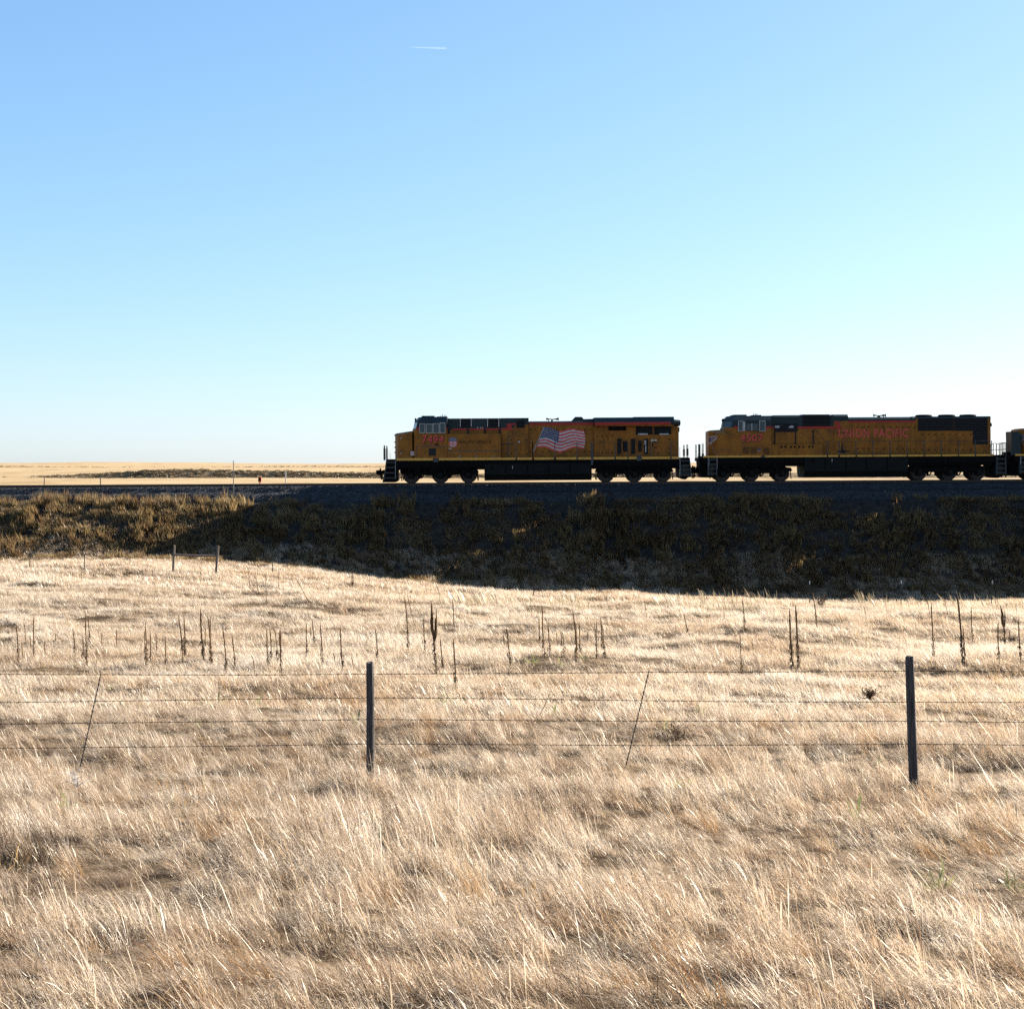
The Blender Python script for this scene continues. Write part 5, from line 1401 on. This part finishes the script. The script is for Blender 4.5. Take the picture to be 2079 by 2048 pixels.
# --- posts and markers along and beyond the track
def stick(name, px, y_top, Y, r, mat, label, cat, group=None, zb=None, lean=0.0, rings=4):
    t_ = P(px, y_top, Y); x0 = t_[0] - lean
    z0 = (float(height(x0, Y)) if zb is None else zb) - 0.2
    mb = MB(); mb.tube([(0, 0, 0), (lean * 0.5, 0, (t_[2] - z0) * 0.5), (lean, 0, t_[2] - z0)], [r * 1.1, r, r * 0.9], 7)
    o = mb.build(name, mat); o.location = (x0, Y, z0)
    return tag(o, label, cat, group)
M_pole = plain('galvanised pole', (0.22, 0.22, 0.21), rough=0.5, metal=0.4, var=0.3, scale=6)
stick('whip_pole', 474, 935, 102.45, 0.030, M_pole, 'tall thin grey pole standing on the ballast ledge left of the train', 'pole', zb=float(z_rail(-19)) - 0.6)
stick('prairie_post', 90, 967, 124, 0.045, M_wood2, 'leftmost small post beyond the track on the far prairie', 'fence post', 'posts beyond the track', lean=0.03)
stick('prairie_post', 204, 968, 124, 0.055, M_wood2, 'small forked post beyond the track left of the tall pole', 'fence post', 'posts beyond the track', lean=-0.04)
stick('prairie_post', 580, 957, 122, 0.042, M_tip, 'pale thin post beyond the track, right of the orange marker', 'fence post', 'posts beyond the track')
M_orange_p = plain('orange marker plastic', (0.80, 0.11, 0.02), rough=0.5, var=0.2, scale=5)
mk = stick('utility_marker', 527.5, 968, 119, 0.05, M_orange_p, 'orange utility marker post beyond the track left of the train', 'marker')
mb = MB(); tt = P(527.5, 968, 119); l0 = Vector(tt) - mk.location
mb.loft([[(-0.13, -0.05, l0.z - 0.42), (0.13, -0.05, l0.z - 0.42), (0.13, 0.05, l0.z - 0.42), (-0.13, 0.05, l0.z - 0.42)], [(-0.13, -0.05, l0.z), (0.13, -0.05, l0.z), (0.13, 0.05, l0.z), (-0.13, 0.05, l0.z)]])
mb.build('marker_head', M_orange_p, mk)
mb = MB(); mb.box(-0.09, 0.09, -0.056, -0.051, l0.z - 0.30, l0.z - 0.12); mb.build('marker_label', M_blk, mk)

# --- dead mullein stalks; measured tip and foot in three enlarged crops of the photograph
raw = []
def crop(x0, y0, k, rows):
    for r_ in rows: raw.append((x0 + r_[0] / k, y0 + r_[1] / k, x0 + r_[2] / k, y0 + r_[3] / k, r_[4] if len(r_) > 4 else ''))
crop(0, 1180, 3.717, [(120, 320, 133, 590), (165, 460, 178, 565), (187, 310, 195, 480), (226, 400, 232, 500), (254, 260, 252, 540), (335, 450, 336, 550), (418, 390, 418, 460), (405, 435, 407, 490), (549, 355, 570, 545), (625, 405, 630, 570), (643, 240, 653, 615), (667, 255, 685, 440), (770, 375, 772, 460), (877, 358, 880, 480), (1096, 315, 1100, 610), (1089, 370, 1105, 530), (1133, 375, 1137, 570), (1177, 385, 1183, 520), (1246, 415, 1248, 600), (1346, 260, 1378, 605), (1386, 245, 1395, 525), (1514, 205, 1543, 560, 'T'), (1565, 235, 1592, 605), (1586, 255, 1602, 600), (1550, 345, 1555, 480), (1680, 345, 1705, 665), (1750, 400, 1768, 635)])
crop(500, 1180, 3.717, [(45, 545, 72, 692, 'h'), (155, 350, 178, 645), (178, 348, 186, 610), (210, 328, 232, 615, 'h'), (248, 365, 258, 570), (262, 348, 268, 695), (453, 310, 462, 565), (487, 345, 490, 440), (498, 280, 515, 460), (558, 318, 570, 610), (660, 530, 690, 630, 'h'), (708, 322, 735, 665), (795, 560, 815, 665, 'h'), (972, 345, 985, 585), (1195, 115, 1220, 525), (1213, 90, 1300, 380, 't'), (1340, 265, 1357, 525), (1395, 145, 1440, 690, 'B'), (1465, 425, 1495, 645), (1555, 130, 1565, 365), (1562, 425, 1585, 770)])
crop(1000, 1180, 3.717, [(83, 395, 85, 470), (107, 345, 152, 635), (350, 270, 355, 475), (374, 180, 398, 540), (418, 310, 435, 540), (485, 380, 488, 430), (515, 362, 520, 500), (528, 365, 540, 530, 'h'), (604, 210, 625, 575), (627, 310, 635, 570), (653, 300, 662, 510), (720, 375, 712, 460), (768, 315, 772, 380), (783, 310, 790, 540), (815, 265, 828, 490), (832, 310, 850, 540, 'h'), (285, 125, 288, 260, 't'), (1145, 150, 1175, 260, 't'), (1443, 240, 1500, 400), (1885, 130, 1905, 345), (1868, 368, 1893, 665, 'h')])
crop(1500, 1180, 3.3385, [(345, 180, 372, 575, 'T'), (385, 160, 407, 565, 'T'), (497, 70, 530, 300), (848, 170, 868, 260, 't'), (1272, 110, 1302, 250, 't'), (1303, 140, 1322, 490), (1390, 105, 1425, 250, 't'), (1480, 80, 1520, 560, 'T'), (1518, 300, 1530, 555), (1575, 170, 1592, 415), (1772, 160, 1805, 425, 'B'), (1758, 265, 1772, 550), (1835, 335, 1838, 410), (1895, 250, 1920, 540), (1878, 150, 1885, 220, 't')])

ZONES = [(0, 200, 'left of the left stay'), (200, 752, 'between left stay and left post'), (752, 1318, 'between left post and right stay'), (1318, 1848, 'between right stay and right post'), (1848, 2100, 'right of the right post')]
raw.sort(key=lambda r_: r_[0])
counts = {}
def bumpy(pts, radii, seg, amp, rr):
    mb = MB(); rgs = []
    pts = [Vector(p) for p in pts]
    for i, p in enumerate(pts):
        dd = (pts[min(i + 1, len(pts) - 1)] - pts[max(i - 1, 0)]).normalized()
        u_ = dd.cross(Vector((0, 1, 0.01))).normalized(); w_ = dd.cross(u_)
        rgs.append([p + (u_ * math.cos(2 * math.pi * s / seg) + w_ * math.sin(2 * math.pi * s / seg)) * radii[i] * (1 + rr.uniform(-amp, amp)) for s in range(seg)])
    mb.loft(rgs)
    return mb
for (tx, ty, bx2, by2, fl) in raw:
    zi = [k for k, z in enumerate(ZONES) if z[0] <= tx < z[1]][0]
    counts[zi] = counts.get(zi, 0) + 1
    X, Y, zg = hit(bx2, by2, 0.12)
    top = Vector(P(tx, ty, Y)); base = Vector((X, Y, zg - 0.1))
    rr = random.Random(int(tx * 7 + ty))
    H = (top - base).length
    n = max(10, int(H / 0.045))
    spike = 0.58 if fl in ('', 'T', 'B') else 0.45
    r_sp = {'T': 0.018, 'B': 0.018, 't': 0.008, 'h': 0.010}.get(fl, 0.012) * min(1.15, 0.7 + 0.35 * H) * (Y / 33.0) ** 0.35
    r_st = r_sp * 0.62
    bow = rr.uniform(-0.02, 0.03) * H
    pts, rad = [], []
    for k in range(n + 1):
        f_ = k / n
        p = base.lerp(top, f_) + Vector((bow * math.sin(math.pi * f_), 0, 0))
        if fl == 'h' and f_ > 0.86:
            e_ = (f_ - 0.86) / 0.14
            p = base.lerp(top, 0.9) + Vector((-0.10 * math.sin(e_ * 1.6) * H * 0.6, 0, 0.03 * math.sin(e_ * 3.1) * H))
        pts.append(p - base)
        rad.append(r_st * (1.15 - 0.3 * f_) if f_ < 1 - spike else r_sp * (1.0 if f_ < 0.9 else 1.0 - 0.75 * (f_ - 0.9) / 0.1))
    o = bumpy(pts, rad, 6, 0.28, rr).build('mullein_stalk', M_mull)
    o.location = base
    kind = {'h': 'hook-tipped', 't': 'thin', 'B': 'branched', 'T': 'thick tall'}.get(fl) or ('tall' if H > 1.15 else 'short' if H < 0.75 else 'mid-height')
    lab = '%s dead mullein stalk, %s from left, %s' % (kind, W(counts[zi]), ZONES[zi][2])
    tag(o, lab, 'mullein', 'dead mullein stalks in the field')
    if H > 0.7 and fl != 't':
        lm = MB()
        for k in range(int((14 + 14 * H) * (2.0 if fl in ('T', 'B') else 1.0))):
            f_ = rr.uniform(0.08, 0.5); p = pts[int(f_ * n)]
            an = rr.uniform(0, 6.28); ln = rr.uniform(0.05, 0.11); dv = Vector((math.cos(an), math.sin(an), 0)); sd = Vector((-math.sin(an), math.cos(an), 0)) * rr.uniform(0.008, 0.02)
            q1 = p + dv * ln * 0.45 + Vector((0, 0, 0.01)); q2 = p + dv * ln * 0.6 + Vector((0, 0, -ln * 0.9))
            lm.add([p - sd * 0.4, p + sd * 0.4, q1 + sd, q1 - sd, q2], [(0, 1, 2, 3), (3, 2, 4)])
        tag(lm.build('withered_leaves', M_mleaf, o), kind='stuff')
    if fl == 'B':
        for k in range(5):
            f_ = rr.uniform(0.42, 0.62); p = pts[int(f_ * n)]; sx_ = rr.choice((-1, 1)) * rr.uniform(0.018, 0.05); hh = rr.uniform(0.2, 0.42) * H
            sp_ = [p, p + Vector((sx_, 0.02, hh * 0.25)), p + Vector((sx_ * 1.2, 0.03, hh * 0.6)), p + Vector((sx_ * 1.1, 0.03, hh))]
            bumpy(sp_, [r_sp * 0.7, r_sp * 0.9, r_sp * 0.9, r_sp * 0.3], 6, 0.2, rr).build('side_spike', M_mull, o)

# --- thin dry stems standing further out
stems = [(124, 1156, 127, 1180, 'leftmost'), (163, 1148, 168, 1182, 'second'), (227, 1145, 229, 1182, 'third'), (309, 1155, 312, 1178, 'fourth'), (407, 1150, 408, 1180, 'fifth'), (503, 1150, 508, 1194, 'sixth'), (518, 1160, 527, 1210, 'seventh'), (538, 1160, 542, 1222, 'eighth'), (565, 1160, 567, 1208, 'ninth'), (600, 1172, 632, 1222, 'tenth')]
for k, (tx, ty, bx2, by2, nm) in enumerate(stems):
    X, Y, zg = hit(bx2, by2, 0.1)
    top = Vector(P(tx, ty, Y)); base = Vector((X, Y, zg - 0.1))
    rr = random.Random(k + 50)
    pts = [base.lerp(top, f_ / 8) - base + Vector((rr.uniform(-0.012, 0.012), 0, 0)) for f_ in range(9)]
    mb = MB(); mb.tube(pts, [0.014 - 0.0008 * f_ for f_ in range(9)], 5)
    o = mb.build('dry_stem', M_twig); o.location = base
    tag(o, '%s thin dry weed stem from the left, below the far fence' % nm, 'weed stem', 'thin dry stems below the far fence')
    for j in range(3):
        f_ = rr.randint(4, 7); sd = rr.choice((-1, 1))
        mb = MB(); mb.tube([pts[f_], pts[f_] + Vector((sd * 0.05, 0, 0.06)), pts[f_] + Vector((sd * 0.08, 0.02, 0.16))], [0.008, 0.008, 0.005], 4); mb.build('twig', M_twig, o)

def tangle(name, px, py, w, h, n, mat, label, cat, seed, seedheads=0, r=0.0035, dz=0.15, flat=1.0, lift=0.02):
    """a bushy dead weed: curved twigs spreading from one root, in one part, seed heads in another"""
    X, Y, zg = hit(px, py, dz)
    rr = random.Random(seed)
    mb = MB(); hd = MB()
    for k in range(n):
        an = rr.uniform(0, 6.28); el = rr.uniform(0.15, 1.4)
        ln = rr.uniform(0.5, 1.0)
        d0 = Vector((math.cos(an) * math.cos(el) * w, math.sin(an) * math.cos(el) * w * flat, math.sin(el) * h)) * ln
        p = [Vector((0, 0, 0)), d0 * 0.35 + Vector((rr.gauss(0, 0.02), rr.gauss(0, 0.02), 0.02)), d0 * 0.7 + Vector((rr.gauss(0, 0.03), rr.gauss(0, 0.03), rr.gauss(0, 0.02))), d0 + Vector((rr.gauss(0, 0.02), rr.gauss(0, 0.02), rr.gauss(0, 0.03)))]
        mb.tube(p, [r * 1.4, r, r * 0.8, r * 0.5], 4)
        for j in range(3):
            a_ = p[rr.choice((1, 2, 2))]; e_ = a_ + Vector((rr.gauss(0, 0.3) * w, rr.gauss(0, 0.3) * w, rr.uniform(-0.05, 0.35) * h))
            mb.tube([a_, a_.lerp(e_, 0.5) + Vector((0, 0, 0.015)), e_], [r * 0.8, r * 0.6, r * 0.4], 4)
            if rr.random() < seedheads:
                for q_ in range(2):
                    c_ = e_ + Vector((rr.gauss(0, 0.012), rr.gauss(0, 0.012), rr.gauss(0, 0.012))); s_ = rr.uniform(0.006, 0.013)
                    hd.add([c_ + Vector((s_, 0, 0)), c_ + Vector((0, s_, 0)), c_ - Vector((s_, 0, 0)), c_ - Vector((0, s_, 0)), c_ + Vector((0, 0, s_)), c_ - Vector((0, 0, s_))], [(0, 1, 4), (1, 2, 4), (2, 3, 4), (3, 0, 4), (1, 0, 5), (2, 1, 5), (3, 2, 5), (0, 3, 5)])
    o = mb.build(name, mat); o.location = (X, Y, zg + lift)
    tag(o, label, cat)
    if hd.v: tag(hd.build('seed_heads', M_mull, o), kind='stuff')
    return o
tw = tangle('tumbleweed', 1765, 1425, 0.17, 0.24, 46, M_twig, 'round dark tumbleweed in the grass left of the right fence post', 'tumbleweed', 5, 0.55, lift=0.19)
tangle('seeding_weed', 1375, 1495, 0.28, 0.36, 16, M_twig, 'sparse brown weed with dark seed heads behind the lower wires', 'weed', 8, 0.9, lift=0.08)
tangle('bleached_weed', 155, 1585, 0.17, 0.27, 9, M_bleach, 'bleached white dead weed at the foot of the left wire stay', 'weed', 12, 0.0, r=0.0038, lift=0.08)
tangle('bushy_weed', 716, 1192, 0.35, 0.8, 22, M_twig, 'bushy tan weed rising against the shadow left of centre', 'weed', 15, 0.3, r=0.008)
tangle('bushy_weed', 1668, 1228, 0.4, 0.75, 22, M_twig, 'reddish bushy weed beside the white-tipped post at the shadow edge', 'weed', 18, 0.3, r=0.009)
X, Y, zg = hit(1093, 1450, 0.05)
mb = MB(); p0, p1 = Vector((X, Y, zg)), Vector(P(1117, 1407, Y)); mb.tube([p0, p0.lerp(p1, 0.5) + Vector((0.006, 0, 0)), p1], [0.006, 0.006, 0.005], 5)
tag(mb.build('leaning_stick', M_twig), 'short brown stick leaning to the right between the upper wires', 'stick')

# --- contrail high in the sky
m, nt, out = new_mat('ice vapour')
df = nt.nodes.new('ShaderNodeBsdfDiffuse'); tr = nt.nodes.new('ShaderNodeBsdfTranslucent'); tp = nt.nodes.new('ShaderNodeBsdfTransparent')
m1 = nt.nodes.new('ShaderNodeMixShader'); m2 = nt.nodes.new('ShaderNodeMixShader')
df.inputs['Color'].default_value = tr.inputs['Color'].default_value = (0.95, 0.95, 0.95, 1)
m1.inputs[0].default_value = 0.6; m2.inputs[0].default_value = 0.93
nt.links.new(df.outputs[0], m1.inputs[1]); nt.links.new(tr.outputs[0], m1.inputs[2]); nt.links.new(m1.outputs[0], m2.inputs[1]); nt.links.new(tp.outputs[0], m2.inputs[2]); nt.links.new(m2.outputs[0], out.inputs['Surface'])
YK = 30000.0
mb = MB()
cps = [(828, 96.2), (840, 96.6), (855, 97.1), (870, 97.6), (885, 98.1), (897, 98.5), (904, 98.7), (906, 98.8)]
mb.tube([P(a_, b_, YK) for a_, b_ in cps], [r_ * YK / F for r_ in (0.1, 0.55, 1.0, 1.35, 1.7, 1.9, 1.8, 0.4)], 10)
tag(mb.build('contrail', m), 'short white contrail high in the blue sky', 'contrail')
